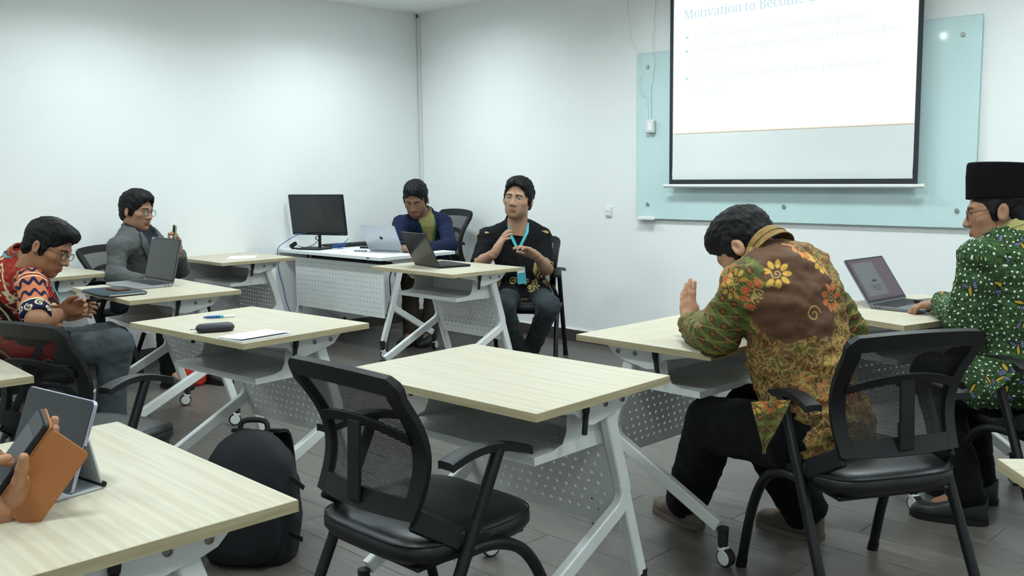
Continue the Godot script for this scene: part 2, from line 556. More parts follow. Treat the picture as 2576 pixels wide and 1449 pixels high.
func screen_wall() -> void:
	# glass writing board on steel standoffs
	var t := thing("glass_board", "pale aqua glass writing board fixed to the wall behind the projection screen", "glass board", Vector3(3.6735, 1.0, 0))
	var b := MB.new()
	b.bx(0, 0.594, 0.024, 2.379, 1.188, 0.006, 0.0012)
	var pane := part("pane", b, M.tinted_glass, t)
	b = MB.new()
	b.bx(0, 1.1885, 0.024, 2.379, 0.0016, 0.0062)
	b.bx(1.1898, 0.594, 0.024, 0.0016, 1.188, 0.0062)
	b.bx(-1.1898, 0.594, 0.024, 0.0016, 1.188, 0.0062)
	b.bx(0, -0.0005, 0.024, 2.379, 0.0016, 0.0062)
	part("edge", b, M.glass_edge, pane)
	for p in [[-1.09, 1.092], [1.087, 1.088], [-1.086, 0.106], [0.007, 0.104], [1.095, 0.098], [0.0, 1.09]]:
		b = MB.new()
		b.lathe(Transform3D(Basis(Vector3.RIGHT, PI / 2), Vector3(p[0], p[1], 0)), PackedVector2Array([Vector2(0.008, 0.0), Vector2(0.008, 0.022)]), 14)
		b.lathe(Transform3D(Basis(Vector3.RIGHT, PI / 2), Vector3(p[0], p[1], 0)), PackedVector2Array([Vector2(0.0, 0.036), Vector2(0.0115, 0.036), Vector2(0.0135, 0.034), Vector2(0.0135, 0.027)]), 18)
		part("standoff", b, M.chrome, t)
	# short white pen tray clipped under the lower left corner
	b = MB.new()
	b.bx(0, 0, 0.03, 0.145, 0.004, 0.06, 0.001)
	b.bx(0, 0.012, 0.0285, 0.145, 0.02, 0.003, 0.001)
	b.bx(0, 0.006, 0.0585, 0.145, 0.012, 0.003, 0.001)
	single("pen_tray", b, M.white_trim, "short white pen tray under the glass board's lower left corner", "pen tray", Vector3(2.574, 0.994, 0))
	# pull-down screen
	t = thing("projection_screen", "white pull-down projection screen with black border showing a slide", "projection screen", Vector3(3.695, 1.24, 0.1))
	b = MB.new()
	b.bx(0, 0.74, -0.002, 1.74, 1.46, 0.0016)
	part("backing", b, M.screen_border, t)
	b = MB.new()
	b.bx(0, 0.03, 0, 1.74, 0.034, 0.002)
	for s in [-1, 1]:
		b.bx(s * 0.854, 0.757, 0, 0.032, 1.42, 0.002)
	part("border", b, M.screen_border, t)
	b = MB.new()
	# white cloth with the slight roll wave near its foot
	var rows := []
	for i in 40:
		var y := 0.044 + i * 0.037
		var wave := 0.004 * exp(-pow((y - 0.085) / 0.03, 2.0))
		var r := PackedVector3Array()
		for j in 3:
			r.append(Vector3((j - 1) * 0.842, y, 0.0012 + wave))
		rows.append(r)
	b.sheet(rows)
	part("cloth", b, M.screen_cloth, t)
	b = MB.new()
	var pts := PackedVector3Array([Vector3(-0.905, 0, 0), Vector3(0.905, 0, 0)])
	b.tube(pts, [0.0125], 14)
	b.tube(PackedVector3Array([Vector3(-0.912, 0, 0), Vector3(-0.893, 0, 0)]), [0.0145], 14)
	b.tube(PackedVector3Array([Vector3(0.893, 0, 0), Vector3(0.912, 0, 0)]), [0.0145], 14)
	part("weight_bar", b, M.white_trim, t)
	b = MB.new()
	b.tube(PackedVector3Array([Vector3(-0.95, 1.49, -0.02), Vector3(0.95, 1.49, -0.02)]), [0.036], 16)
	part("roller_case", b, M.white_trim, t)
	# projected slide: beam light given as the sheet's own glow, words less bright
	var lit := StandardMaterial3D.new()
	lit.resource_name = "painted_slide_glow"
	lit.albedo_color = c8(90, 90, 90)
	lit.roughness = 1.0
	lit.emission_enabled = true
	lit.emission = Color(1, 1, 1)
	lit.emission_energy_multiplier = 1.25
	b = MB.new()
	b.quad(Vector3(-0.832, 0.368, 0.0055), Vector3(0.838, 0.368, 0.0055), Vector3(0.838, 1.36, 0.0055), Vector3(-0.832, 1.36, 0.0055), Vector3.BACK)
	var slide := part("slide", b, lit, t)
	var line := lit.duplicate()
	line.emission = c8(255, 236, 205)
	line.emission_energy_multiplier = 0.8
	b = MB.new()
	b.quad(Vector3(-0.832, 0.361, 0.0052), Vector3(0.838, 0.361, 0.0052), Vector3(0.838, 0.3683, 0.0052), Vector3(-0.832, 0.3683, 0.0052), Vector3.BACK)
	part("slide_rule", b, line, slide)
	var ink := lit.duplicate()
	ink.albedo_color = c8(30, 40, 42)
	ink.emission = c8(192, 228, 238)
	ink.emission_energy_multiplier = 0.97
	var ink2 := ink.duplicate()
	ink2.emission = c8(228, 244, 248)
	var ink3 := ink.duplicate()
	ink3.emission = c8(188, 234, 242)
	var ox := -3.695
	var oy := -1.24
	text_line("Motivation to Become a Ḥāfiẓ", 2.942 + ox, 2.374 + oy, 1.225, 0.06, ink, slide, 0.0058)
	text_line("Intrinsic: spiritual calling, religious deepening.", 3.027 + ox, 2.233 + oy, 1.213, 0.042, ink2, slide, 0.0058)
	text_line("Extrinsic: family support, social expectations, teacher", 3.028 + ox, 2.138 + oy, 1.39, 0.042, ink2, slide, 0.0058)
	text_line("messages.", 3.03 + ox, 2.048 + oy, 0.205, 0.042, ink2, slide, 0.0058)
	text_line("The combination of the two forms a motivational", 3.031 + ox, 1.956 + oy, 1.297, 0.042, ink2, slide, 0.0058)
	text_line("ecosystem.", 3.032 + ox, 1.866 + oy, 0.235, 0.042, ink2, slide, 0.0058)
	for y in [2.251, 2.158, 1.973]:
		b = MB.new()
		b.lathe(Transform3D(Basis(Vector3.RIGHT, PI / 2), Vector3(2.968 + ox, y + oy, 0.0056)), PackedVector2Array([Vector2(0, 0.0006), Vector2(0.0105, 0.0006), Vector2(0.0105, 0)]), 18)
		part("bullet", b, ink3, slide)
	# ceiling projector (its lens is mirrored in the glass board)
	t = thing("projector", "white ceiling projector facing the screen, above the frame of view", "projector", Vector3(3.77, 2.4, 2.5))
	b = MB.new(); b.bx(0, 0.02, 0.05, 0.33, 0.11, 0.26, 0.015)
	part("housing", b, M.white_trim, t)
	b = MB.new()
	b.tube(PackedVector3Array([Vector3(0, 0.07, 0.05), Vector3(0, ROOF - 2.4, 0.05)]), [0.02], 12)
	part("pole", b, M.white_trim, t)
	b = MB.new()
	b.lathe(Transform3D(Basis(Vector3.RIGHT, -PI / 2), Vector3(0, 0, -0.08)), PackedVector2Array([Vector2(0.034, 0), Vector2(0.034, 0.022), Vector2(0.027, 0.022)]), 20)
	part("lens_ring", b, M.black_plastic, t)
	var beam := StandardMaterial3D.new()
	beam.resource_name = "lens_light"
	beam.albedo_color = Color.WHITE
	beam.emission_enabled = true
	beam.emission = Color(0.95, 1, 1)
	beam.emission_energy_multiplier = 25.0
	b = MB.new()
	b.lathe(Transform3D(Basis(Vector3.RIGHT, -PI / 2), Vector3(0, 0, -0.08)), PackedVector2Array([Vector2(0.027, 0.018), Vector2(0, 0.024)]), 20)
	part("lens_light", b, beam, t)
	# wall socket
	t = thing("wall_socket", "small white wall socket left of the glass board", "wall socket", Vector3(2.202, 1.041, 0))
	b = MB.new(); b.bx(0, 0, 0.006, 0.062, 0.078, 0.012, 0.003)
	part("plate", b, M.white_trim, t)
	b = MB.new(); b.bx(0, 0, 0.014, 0.036, 0.05, 0.006, 0.002)
	part("insert", b, M.paper, t)
	b = MB.new()
	b.bx(-0.006, 0.004, 0.0175, 0.003, 0.009, 0.001)
	b.bx(0.006, 0.004, 0.0175, 0.003, 0.009, 0.001)
	part("slot", b, M.black_plastic, t)
	# loose white wires hanging to a small switch box
	t = thing("hanging_switch", "white switch box hanging on two loose wires beside the screen", "switch box", Vector3(2.618, 1.67, 0.046))
	b = MB.new(); b.bx(0.004, -0.004, 0.004, 0.075, 0.092, 0.028, 0.005)
	part("box", b, M.white_trim, t)
	b = MB.new(); b.bx(0.012, -0.004, 0.0195, 0.04, 0.06, 0.004, 0.001)
	part("button_plate", b, M.paper, t)
	for w in [[[2.4, 2.77], [2.418, 2.639], [2.418, 2.583], [2.415, 2.485], [2.44, 2.411], [2.433, 2.327], [2.488, 2.242], [2.541, 2.181], [2.513, 2.136], [2.549, 2.048], [2.517, 1.994], [2.539, 1.907], [2.585, 1.862], [2.6, 1.71]], [[2.68, 2.77], [2.668, 2.605], [2.665, 2.55], [2.649, 2.415], [2.656, 2.359], [2.635, 2.292], [2.647, 2.166], [2.654, 2.109], [2.637, 2.027], [2.644, 1.984], [2.624, 1.958], [2.625, 1.774], [2.621, 1.71]]]:
		var pp := PackedVector3Array()
		for q in w:
			pp.append(Vector3(q[0] - 2.618, q[1] - 1.67, 0.0))
		b = MB.new(); b.tube(smooth_path(pp, 4), [0.0025], 6)
		part("wire", b, M.white_cable, t)

func smooth_path(p: PackedVector3Array, k: int) -> PackedVector3Array:
	var r := PackedVector3Array()
	for i in p.size() - 1:
		var a := p[maxi(i - 1, 0)]
		var d := p[mini(i + 2, p.size() - 1)]
		for s in k:
			r.append(p[i].cubic_interpolate(p[i + 1], a, d, float(s) / k))
	r.append(p[p.size() - 1])
	return r

# ---------------------------------------------------------------- furniture
func perforated(w: float, h: float, nx: int, ny: int, px: float, py: float, hw: float, hh: float, stagger: bool, t: float, oy := 0.0) -> MB:
	# steel sheet in the x, y plane with real holes
	var b := MB.new()
	var y0 := -ny * py * 0.5 + oy
	var hz := t * 0.5
	var solid := func(x1: float, x2: float, y1: float, y2: float):
		if x2 - x1 < 1e-5 or y2 - y1 < 1e-5:
			return
		for s in [-1.0, 1.0]:
			b.quad(Vector3(x1, y1, s * hz), Vector3(x2, y1, s * hz), Vector3(x2, y2, s * hz), Vector3(x1, y2, s * hz), Vector3(0, 0, s))
	solid.call(-w / 2, w / 2, -h / 2, y0)
	solid.call(-w / 2, w / 2, y0 + ny * py, h / 2)
	for r in ny:
		var k := nx - (1 if stagger and r % 2 == 1 else 0)
		var x0 := -k * px * 0.5
		var ya := y0 + r * py
		var yb := ya + py
		var yc := (ya + yb) * 0.5
		solid.call(-w / 2, x0, ya, yb)
		solid.call(x0 + k * px, w / 2, ya, yb)
		solid.call(x0, x0 + k * px, ya, yc - hh / 2)
		solid.call(x0, x0 + k * px, yc + hh / 2, yb)
		for i in k:
			var xa := x0 + i * px
			var xc := xa + px * 0.5
			solid.call(xa, xc - hw / 2, yc - hh / 2, yc + hh / 2)
			solid.call(xc + hw / 2, xa + px, yc - hh / 2, yc + hh / 2)
			for s in [-1.0, 1.0]:
				b.quad(Vector3(xc + s * hw / 2, yc - hh / 2, -hz), Vector3(xc + s * hw / 2, yc + hh / 2, -hz), Vector3(xc + s * hw / 2, yc + hh / 2, hz), Vector3(xc + s * hw / 2, yc - hh / 2, hz), Vector3(-s, 0, 0))
				b.quad(Vector3(xc - hw / 2, yc + s * hh / 2, -hz), Vector3(xc + hw / 2, yc + s * hh / 2, -hz), Vector3(xc + hw / 2, yc + s * hh / 2, hz), Vector3(xc - hw / 2, yc + s * hh / 2, hz), Vector3(0, -s, 0))
	for s in [-1.0, 1.0]:
		b.quad(Vector3(s * w / 2, -h / 2, -hz), Vector3(s * w / 2, h / 2, -hz), Vector3(s * w / 2, h / 2, hz), Vector3(s * w / 2, -h / 2, hz), Vector3(s, 0, 0))
		b.quad(Vector3(-w / 2, s * h / 2, -hz), Vector3(w / 2, s * h / 2, -hz), Vector3(w / 2, s * h / 2, hz), Vector3(-w / 2, s * h / 2, hz), Vector3(0, s, 0))
	return b

func stroke2(p: PackedVector2Array, w: float) -> PackedVector2Array:
	var l := PackedVector2Array()
	var r := PackedVector2Array()
	for i in p.size():
		var d := (p[mini(i + 1, p.size() - 1)] - p[maxi(i - 1, 0)]).normalized()
		var m := Vector2(-d.y, d.x) * w * 0.5
		l.append(p[i] + m)
		r.append(p[i] - m)
	r.reverse()
	l.append_array(r)
	return l

# a rounded corner at b between a and c
func fillet(a: Vector2, b: Vector2, c: Vector2, r: float, k: int) -> PackedVector2Array:
	var u := (a - b).normalized()
	var w := (c - b).normalized()
	var half := acos(u.dot(w)) * 0.5
	var mid := b + (u + w).normalized() * (r / sin(half))
	var p := b + u * (r / tan(half)) - mid
	var q := b + w * (r / tan(half)) - mid
	var turn := p.angle_to(q)
	var out := PackedVector2Array()
	for i in k:
		out.append(mid + p.rotated(turn * i / (k - 1)))
	return out

# outline given as (z, y) pairs, extruded along x around x = at
func side_plate(b: MB, poly: PackedVector2Array, at: float, thick: float, ch := 0.0) -> void:
	b.extrude(b3(Vector3(0, 0, 1), Vector3(0, 1, 0), Vector3(-1, 0, 0), Vector3(at, 0, 0)), poly, thick, ch)

func caster(parent: Node, at: Vector3, turn: float) -> void:
	var o := Node3D.new()
	var b := MB.new()
	var xf := Transform3D(Basis(Vector3.UP, turn), at)
	var ax := Transform3D(xf.basis * Basis(Vector3(0, 0, 1), PI / 2), xf * Vector3(0, 0.033, 0.014))
	b.lathe(ax, PackedVector2Array([Vector2(0.024, -0.0145), Vector2(0.032, -0.0135), Vector2(0.033, -0.006), Vector2(0.033, 0.006), Vector2(0.032, 0.0135), Vector2(0.024, 0.0145)]), 22)
	b.tube(PackedVector3Array([xf * Vector3(0, 0.06, 0), xf * Vector3(0, 0.135, 0)]), [0.0165, 0.02], 12)
	var m := part("caster", b, M.rubber, parent)
	b = MB.new()
	b.box(Transform3D(xf.basis, xf * Vector3(0, 0.06, 0.004)), Vector3(0.034, 0.022, 0.034), 0.006)
	b.lathe(Transform3D(ax.basis, ax.origin), PackedVector2Array([Vector2(0.0, -0.0165), Vector2(0.022, -0.0165), Vector2(0.0262, -0.0146)]), 22)
	b.lathe(Transform3D(ax.basis * Basis(Vector3.RIGHT, PI), ax.origin), PackedVector2Array([Vector2(0.0, -0.0165), Vector2(0.022, -0.0165), Vector2(0.0262, -0.0146)]), 22)
	part("wheel_disc", b, M.caster_white, m)
	o.free()

func leg_frame(parent: Node, x: float, mat_: Material, sx := 1.0, foot_z := 0.29, back_z := -0.285, turns := [0.5, -0.7]) -> void:
	var path := PackedVector2Array([Vector2(-0.1, 0.705)])
	path.append_array(fillet(Vector2(-0.1, 0.705), Vector2(-0.203, 0.375), Vector2(foot_z - 0.016, 0.136), 0.062, 9))
	path.append(Vector2(foot_z - 0.016, 0.136))
	var b := MB.new()
	side_plate(b, stroke2(path, 0.046), x, 0.03, 0.004)
	side_plate(b, stroke2(PackedVector2Array([Vector2(-0.178, 0.44), Vector2(back_z + 0.008, 0.122)]), 0.042), x, 0.0296, 0.004)
	var f := part("leg_frame", b, mat_, parent)
	caster(f, Vector3(x, 0, foot_z), turns[0])
	caster(f, Vector3(x, 0, back_z), turns[1])

func make_table() -> Node3D:
	var t := thing("training_table", "", "table", Vector3.ZERO, 0.0, "pale wood training tables on white steel frames")
	var b := MB.new()
	b.bx(0, 0.7499 - 0.0115, 0, 0.8236, 0.0232, 0.5886, 0.0008)
	var top := part("tabletop", b, M.ash_laminate, t)
	b = MB.new()
	for s in [-1.0, 1.0]:
		b.bx(0, 0.7381, s * 0.2947, 0.8246, 0.0218, 0.0012)
		b.bx(s * 0.4122, 0.7381, 0, 0.0012, 0.0218, 0.5886)
	part("edge_band", b, M.ash_edge, top)
	for s in [-1.0, 1.0]:
		leg_frame(t, s * 0.318, M.white_steel, 1.0, 0.29, -0.285, [-0.17, -0.35])
		# folding bracket under the end of the top
		b = MB.new()
		side_plate(b, PackedVector2Array([Vector2(-0.215, 0.7255), Vector2(-0.165, 0.678), Vector2(-0.135, 0.668), Vector2(-0.02, 0.645), Vector2(0.015, 0.65), Vector2(0.06, 0.69), Vector2(0.16, 0.71), Vector2(0.19, 0.7255)]), s * 0.341, 0.012, 0.002)
		var br := part("bracket", b, M.white_steel, t)
		for z in [-0.148, -0.07]:
			b = MB.new()
			b.lathe(Transform3D(Basis(Vector3(0, 0, 1), -s * PI / 2), Vector3(s * 0.347, 0.697, z)), PackedVector2Array([Vector2(0.0095, 0), Vector2(0.009, 0.003), Vector2(0.005, 0.0036), Vector2(0.0045, 0.002), Vector2(0, 0.002)]), 14)
			part("bolt", b, M.bolt_steel, br)
		b = MB.new()
		b.bar(Vector3(s * 0.352, 0.724, 0.02), Vector3(s * 0.356, 0.69, 0.028), 0.012, 0.02, Vector3.RIGHT, 0.002)
		b.bar(Vector3(s * 0.356, 0.692, 0.027), Vector3(s * 0.362, 0.632, 0.044), 0.011, 0.017, Vector3.RIGHT, 0.003)
		part("lever", b, M.black_plastic, t)
	# pierced tray for books
	var sh := perforated(0.58, 0.3, 11, 3, 0.05, 0.062, 0.013, 0.004, true, 0.0025, -0.02)
	var tray := part("shelf", sh, M.white_steel, t)
	tray.transform = Transform3D(Basis(Vector3.RIGHT, -PI / 2), Vector3(0, 0.582, 0.02))
	b = MB.new()
	b.bx(0, 0.571, 0.1695, 0.58, 0.024, 0.002)
	b.bx(0, 0.655, -0.129, 0.58, 0.145, 0.0025)
	for s in [-1.0, 1.0]:
		side_plate(b, PackedVector2Array([Vector2(0.17, 0.56), Vector2(0.17, 0.583), Vector2(0.09, 0.585), Vector2(0.05, 0.596), Vector2(0.034, 0.625), Vector2(0.03, 0.67), Vector2(0.03, 0.7255), Vector2(-0.13, 0.7255), Vector2(-0.13, 0.56)]), s * 0.29, 0.0025)
	part("shelf_rim", b, M.white_steel, t)
	# pierced modesty panel leaning back with the legs
	var mp := part("modesty_panel", perforated(0.605, 0.345, 15, 9, 0.0375, 0.0325, 0.0092, 0.0092, true, 0.002, 0.005), M.white_steel, t)
	mp.transform = Transform3D(Basis(Vector3.RIGHT, 0.235), Vector3(0, 0.446, -0.162))
	b = MB.new()
	b.tube(PackedVector3Array([Vector3(-0.318, 0.68, -0.09), Vector3(0.318, 0.68, -0.09)]), [0.013], 10)
	part("cross_rail", b, M.black_tube, t)
	return t

# a rounded rectangle cushion: rings of (inset, y)
func pillow(b: MB, xf: Transform3D, ax: float, az: float, p: float, prof: Array, seg := 40, taper := 0.0) -> void:
	var rows := []
	for q in prof:
		var r := PackedVector3Array()
		for s in seg:
			var w := TAU * s / seg
			var cx := cos(w)
			var sz := sin(w)
			var x := signf(cx) * pow(absf(cx), 2.0 / p) * (ax - float(q[0]))
			var z := signf(sz) * pow(absf(sz), 2.0 / p) * (az - float(q[0]))
			x *= 1.0 + taper * z / az
			r.append(xf * Vector3(x, q[1], z))
		rows.append(r)
	b.sheet(rows, true)
	for e in [0, rows.size() - 1]:
		var mid := Vector3.ZERO
		for p3 in rows[e]:
			mid += p3
		mid /= seg
		var up: Vector3 = xf.basis.y * (1.0 if float(prof[e][1]) > float(prof[rows.size() / 2][1]) else -1.0)
		for s in seg:
			b.tri(mid, rows[e][s], rows[e][(s + 1) % seg], up, up, up)

func back_pt(u: float, v: float) -> Vector3:
	var half := 0.195 + 0.035 * v
	var y := 0.505 + 0.375 * v
	var z := 0.222 - 0.052 * sin(PI * minf(v * 1.15, 1.0)) + 0.06 * v * v
	return Vector3(u * half, y + 0.012 * (1.0 - u * u) * v, z - 0.028 * u * u)

func make_chair() -> Node3D:
	var t := thing("mesh_chair", "", "chair", Vector3.ZERO, 0.0, "black mesh back chairs with armrests")
	var b := MB.new()
	pillow(b, Transform3D(Basis(), Vector3(0, 0, -0.005)), 0.236, 0.232, 4.2, [[0.06, 0.388], [0.012, 0.392], [0.0, 0.41], [0.0, 0.43], [0.008, 0.447], [0.03, 0.459], [0.07, 0.464], [0.14, 0.462]], 44)
	var seat := part("seat", b, M.chair_leather, t)
	b = MB.new()
	var seam := PackedVector3Array()
	for s in 45:
		var w := TAU * s / 44.0
		seam.append(Vector3(signf(cos(w)) * pow(absf(cos(w)), 2.0 / 4.2) * 0.2335, 0.443, signf(sin(w)) * pow(absf(sin(w)), 2.0 / 4.2) * 0.2295 - 0.005))
	b.tube(seam, [0.0022], 5, false)
	part("piping", b, M.black_matte, seat)
	b = MB.new(); b.bx(0, 0.381, 0, 0.38, 0.014, 0.38, 0.004)
	part("seat_pan", b, M.black_plastic, t)
	# back: broad curved border, fine threads across, a stiffening arch behind
	b = MB.new()
	for spec in [[-1.0, -0.8, 0.0, 1.0], [0.8, 1.0, 0.0, 1.0], [-0.8, 0.8, 0.88, 1.0], [-0.8, 0.8, 0.0, 0.13]]:
		var rows := []
		for i in 15:
			var v := lerpf(spec[2], spec[3], i / 14.0)
			var r := PackedVector3Array()
			for j in 9:
				var u := lerpf(spec[0], spec[1], j / 8.0)
				var p := back_pt(u, v)
				# round the upper corners a little
				if absf(u) > 0.86 and v > 0.95:
					p -= Vector3(signf(u) * (absf(u) - 0.86) * 0.05 * (v - 0.95) / 0.05, (absf(u) - 0.86) * 0.08 * (v - 0.95) / 0.05, 0)
				r.append(p)
			rows.append(r)
		b.slab(rows, 0.02)
	for s in [-1.0, 1.0]:
		# wings from the foot of the back down to the seat sides
		b.bar(back_pt(s * 0.93, 0.02), Vector3(s * 0.236, 0.44, 0.08), 0.02, 0.06, Vector3.RIGHT, 0.006)
		b.bar(Vector3(s * 0.236, 0.445, 0.09), Vector3(s * 0.246, 0.425, 0.0), 0.02, 0.045, Vector3.RIGHT, 0.006)
	var bf := part("back_frame", b, M.black_plastic, t)
	b = MB.new()
	var arch := []
	for i in 3:
		var r := PackedVector3Array()
		for j in 17:
			var u := -0.85 + 1.7 * j / 16.0
			r.append(back_pt(u, 0.62 - 0.1 * u * u + (i - 1) * 0.035) + Vector3(0, 0, 0.022))
		arch.append(r)
	b.slab(arch, 0.008)
	b.bar(back_pt(0.0, 0.6) + Vector3(0, 0, 0.026), back_pt(0.0, 0.06) + Vector3(0, 0, 0.024), 0.05, 0.01, Vector3.RIGHT, 0.003)
	part("lumbar_support", b, M.black_plastic, bf)
	b = MB.new()
	for i in 78:
		var v := 0.12 + 0.77 * i / 77.0
		var hv := 0.0034
		for j in 10:
			var u0 := -0.82 + 1.64 * j / 10.0
			var u1 := u0 + 0.164
			b.quad(back_pt(u0, v - hv) - Vector3(0, 0, -0.006), back_pt(u1, v - hv) - Vector3(0, 0, -0.006), back_pt(u1, v + hv) - Vector3(0, 0, -0.006), back_pt(u0, v + hv) - Vector3(0, 0, -0.006), Vector3.FORWARD)
	var th := part("back_mesh", b, M.mesh_thread, t)
	th.set_meta("kind", "stuff")
	for s in [-1.0, 1.0]:
		b = MB.new()
		var pad := []
		for i in 13:
			var w := i / 12.0
			var z := 0.15 - 0.285 * w
			var y := 0.662 + 0.02 * sin(PI * w) - 0.018 * w * w
			var hw := 0.027 - 0.006 * w
			var bend: float = -s * 0.012 * sin(PI * w)
			pad.append(PackedVector3Array([Vector3(s * 0.256 + bend - hw, y - 0.003, z), Vector3(s * 0.256 + bend - hw * 0.6, y, z), Vector3(s * 0.256 + bend + hw * 0.6, y, z), Vector3(s * 0.256 + bend + hw, y - 0.003, z)]))
		b.slab(pad, 0.02, Vector3.UP)
		part("armrest", b, M.black_plastic, t)
		b = MB.new()
		b.tube(PackedVector3Array([Vector3(s * 0.256, 0.655, -0.03), Vector3(s * 0.256, 0.42, 0.085), Vector3(s * 0.258, 0.2, 0.19), Vector3(s * 0.26, 0.012, 0.28)]), [0.0165], 10)
		b.tube(PackedVector3Array([Vector3(s * 0.26, 0.03, 0.271), Vector3(s * 0.26, 0.0, 0.286)]), [0.019], 10)
		part("rear_leg", b, M.black_tube, t)
		b = MB.new()
		b.tube(smooth_path(PackedVector3Array([Vector3(s * 0.25, 0.415, 0.085), Vector3(s * 0.25, 0.405, -0.03), Vector3(s * 0.252, 0.35, -0.13), Vector3(s * 0.255, 0.22, -0.205), Vector3(s * 0.258, 0.012, -0.262)]), 4), [0.0165], 10)
		b.tube(PackedVector3Array([Vector3(s * 0.258, 0.03, -0.257), Vector3(s * 0.258, 0.0, -0.266)]), [0.019], 10)
		part("front_leg", b, M.black_tube, t)
	b = MB.new()
	for z in [-0.06, 0.07]:
		b.tube(PackedVector3Array([Vector3(-0.25, 0.4, z), Vector3(0.25, 0.4, z)]), [0.011], 8)
	part("cross_tube", b, M.black_tube, t)
	return t

func tables_and_chairs() -> void:
	var spots := [
		[4.773, 3.752, 1.09, "empty pale wood table in the middle foreground with no one seated"],
		[3.29, 3.733, 3.38, "pale wood table holding the blue pen, black case and notebook"],
		[1.811, 3.432, -3.2, "pale wood table holding the grey sleeve and open laptop"],
		[2.175, 1.65, -1.92, "pale wood table in front of the presenter holding a black laptop"],
		[4.871, 5.083, -1.23, "pale wood table in the lower left foreground holding the tablet"],
		[4.808, 2.676, 88.6, "pale wood table the man in brown batik leans on"],
		[5.17, 1.648, 73.09, "pale wood table under the laptop of the man in the black cap"],
		[3.289, 4.985, -3.84, "pale wood table whose corner shows at the left edge behind the tablet"],
		[0.331, 3.52, 2.41, "pale wood table by the white wall behind the man in red batik"],
		[0.312, 2.128, -1.85, "pale wood table by the white wall with one loose paper sheet"],
		[6.658, 3.637, 40.07, "pale wood table whose corner shows at the right edge"]]
	var t0 := make_table()
	for i in spots.size():
		var s: Array = spots[i]
		var o := t0
		if i == 0:
			o.position = Vector3(s[0], 0, s[1])
			o.rotation.y = s[2] * DEG
			o.set_meta("label", s[3])
		else:
			copy(t0, "training_table", s[3], Vector3(s[0], 0, s[1]), s[2] * DEG)
	var c0 := make_chair()
	var seats := [
		[4.85, 4.12, 0.0, "empty black mesh chair pushed up to the middle foreground table"],
		[5.5, 2.88, 59.0, "black mesh chair under the man in brown batik"],
		[5.82, 1.92, 55.0, "black mesh chair under the man in green batik"],
		[3.37, 4.43, 20.0, "empty black mesh chair at the left behind the tablet"],
		[2.13, 0.875, 214.0, "black mesh chair under the presenter"],
		[0.42, 2.93, -66.0, "black mesh chair under the man in the grey blazer"],
		[1.98, 4.22, 8.0, "black mesh chair under the man in red batik"]]
	for i in seats.size():
		var s: Array = seats[i]
		if i == 0:
			c0.position = Vector3(s[0], 0, s[1])
			c0.rotation.y = s[2] * DEG
			c0.set_meta("label", s[3])
		else:
			copy(c0, "mesh_chair", s[3], Vector3(s[0], 0, s[1]), s[2] * DEG)
	var oc := copy(c0, "office_chair", "taller black mesh chair behind the man in the navy blazer", Vector3(0.6, 0, 0.44), 172 * DEG)
	oc.scale = Vector3(1.08, 1.17, 1.08)

func white_desk() -> void:
	# local: user side +z, turned half round so that the user sits by the screen wall
	var t := thing("teacher_desk", "white desk with a pierced steel front panel in the corner", "desk", Vector3(0.68, 0, 1.18), PI)
	var b := MB.new()
	b.bx(0, 0.7425, 0, 1.34, 0.025, 0.722, 0.0015)
	var top := part("desktop", b, M.desk_white, t)
	b = MB.new(); b.bx(-0.52, 0.7445, -0.3615, 0.034, 0.011, 0.001)
	part("maker_plate", b, M.space_grey, top)
	for s in [-1.0, 1.0]:
		leg_frame(t, s * 0.585, M.white_steel, 1.0, 0.2, -0.3, [0.3, -0.6])
		b = MB.new()
		side_plate(b, PackedVector2Array([Vector2(-0.24, 0.7295), Vector2(-0.19, 0.69), Vector2(0.05, 0.66), Vector2(0.1, 0.69), Vector2(0.25, 0.7295)]), s * 0.61, 0.012, 0.002)
		part("bracket", b, M.white_steel, t)
	var mp := part("modesty_panel", perforated(1.145, 0.395, 28, 10, 0.0395, 0.037, 0.0085, 0.0085, false, 0.012, 0.0), M.white_steel, t)
	mp.position = Vector3(-0.012, 0.4945, -0.272)
	b = MB.new()
	for x in [-0.4, 0.4]:
		b.bx(x, 0.71, -0.262, 0.02, 0.05, 0.02, 0.002)
	b.tube(PackedVector3Array([Vector3(-0.6, 0.68, -0.1), Vector3(0.6, 0.68, -0.1)]), [0.016], 10)
	part("cross_rail", b, M.black_tube, t)

# ---------------------------------------------------------------- things on the desks
func round_rect(w: float, h: float, r: float, k := 4) -> PackedVector2Array:
	var p := PackedVector2Array()
	for c in 4:
		var cx := (w / 2 - r) * (1.0 if c in [0, 3] else -1.0)
		var cy := (h / 2 - r) * (1.0 if c in [0, 1] else -1.0)
		for i in k + 1:
			var a := PI / 2 * (c + float(i) / k)
			p.append(Vector2(cx + cos(a) * r, cy + sin(a) * r))
	return p

func flat_xf(at := Vector3.ZERO) -> Transform3D:
	# outline x, y -> room x, -z ; thickness -> y
	return Transform3D(Basis(Vector3(1, 0, 0), Vector3(0, 0, -1), Vector3(0, 1, 0)), at)

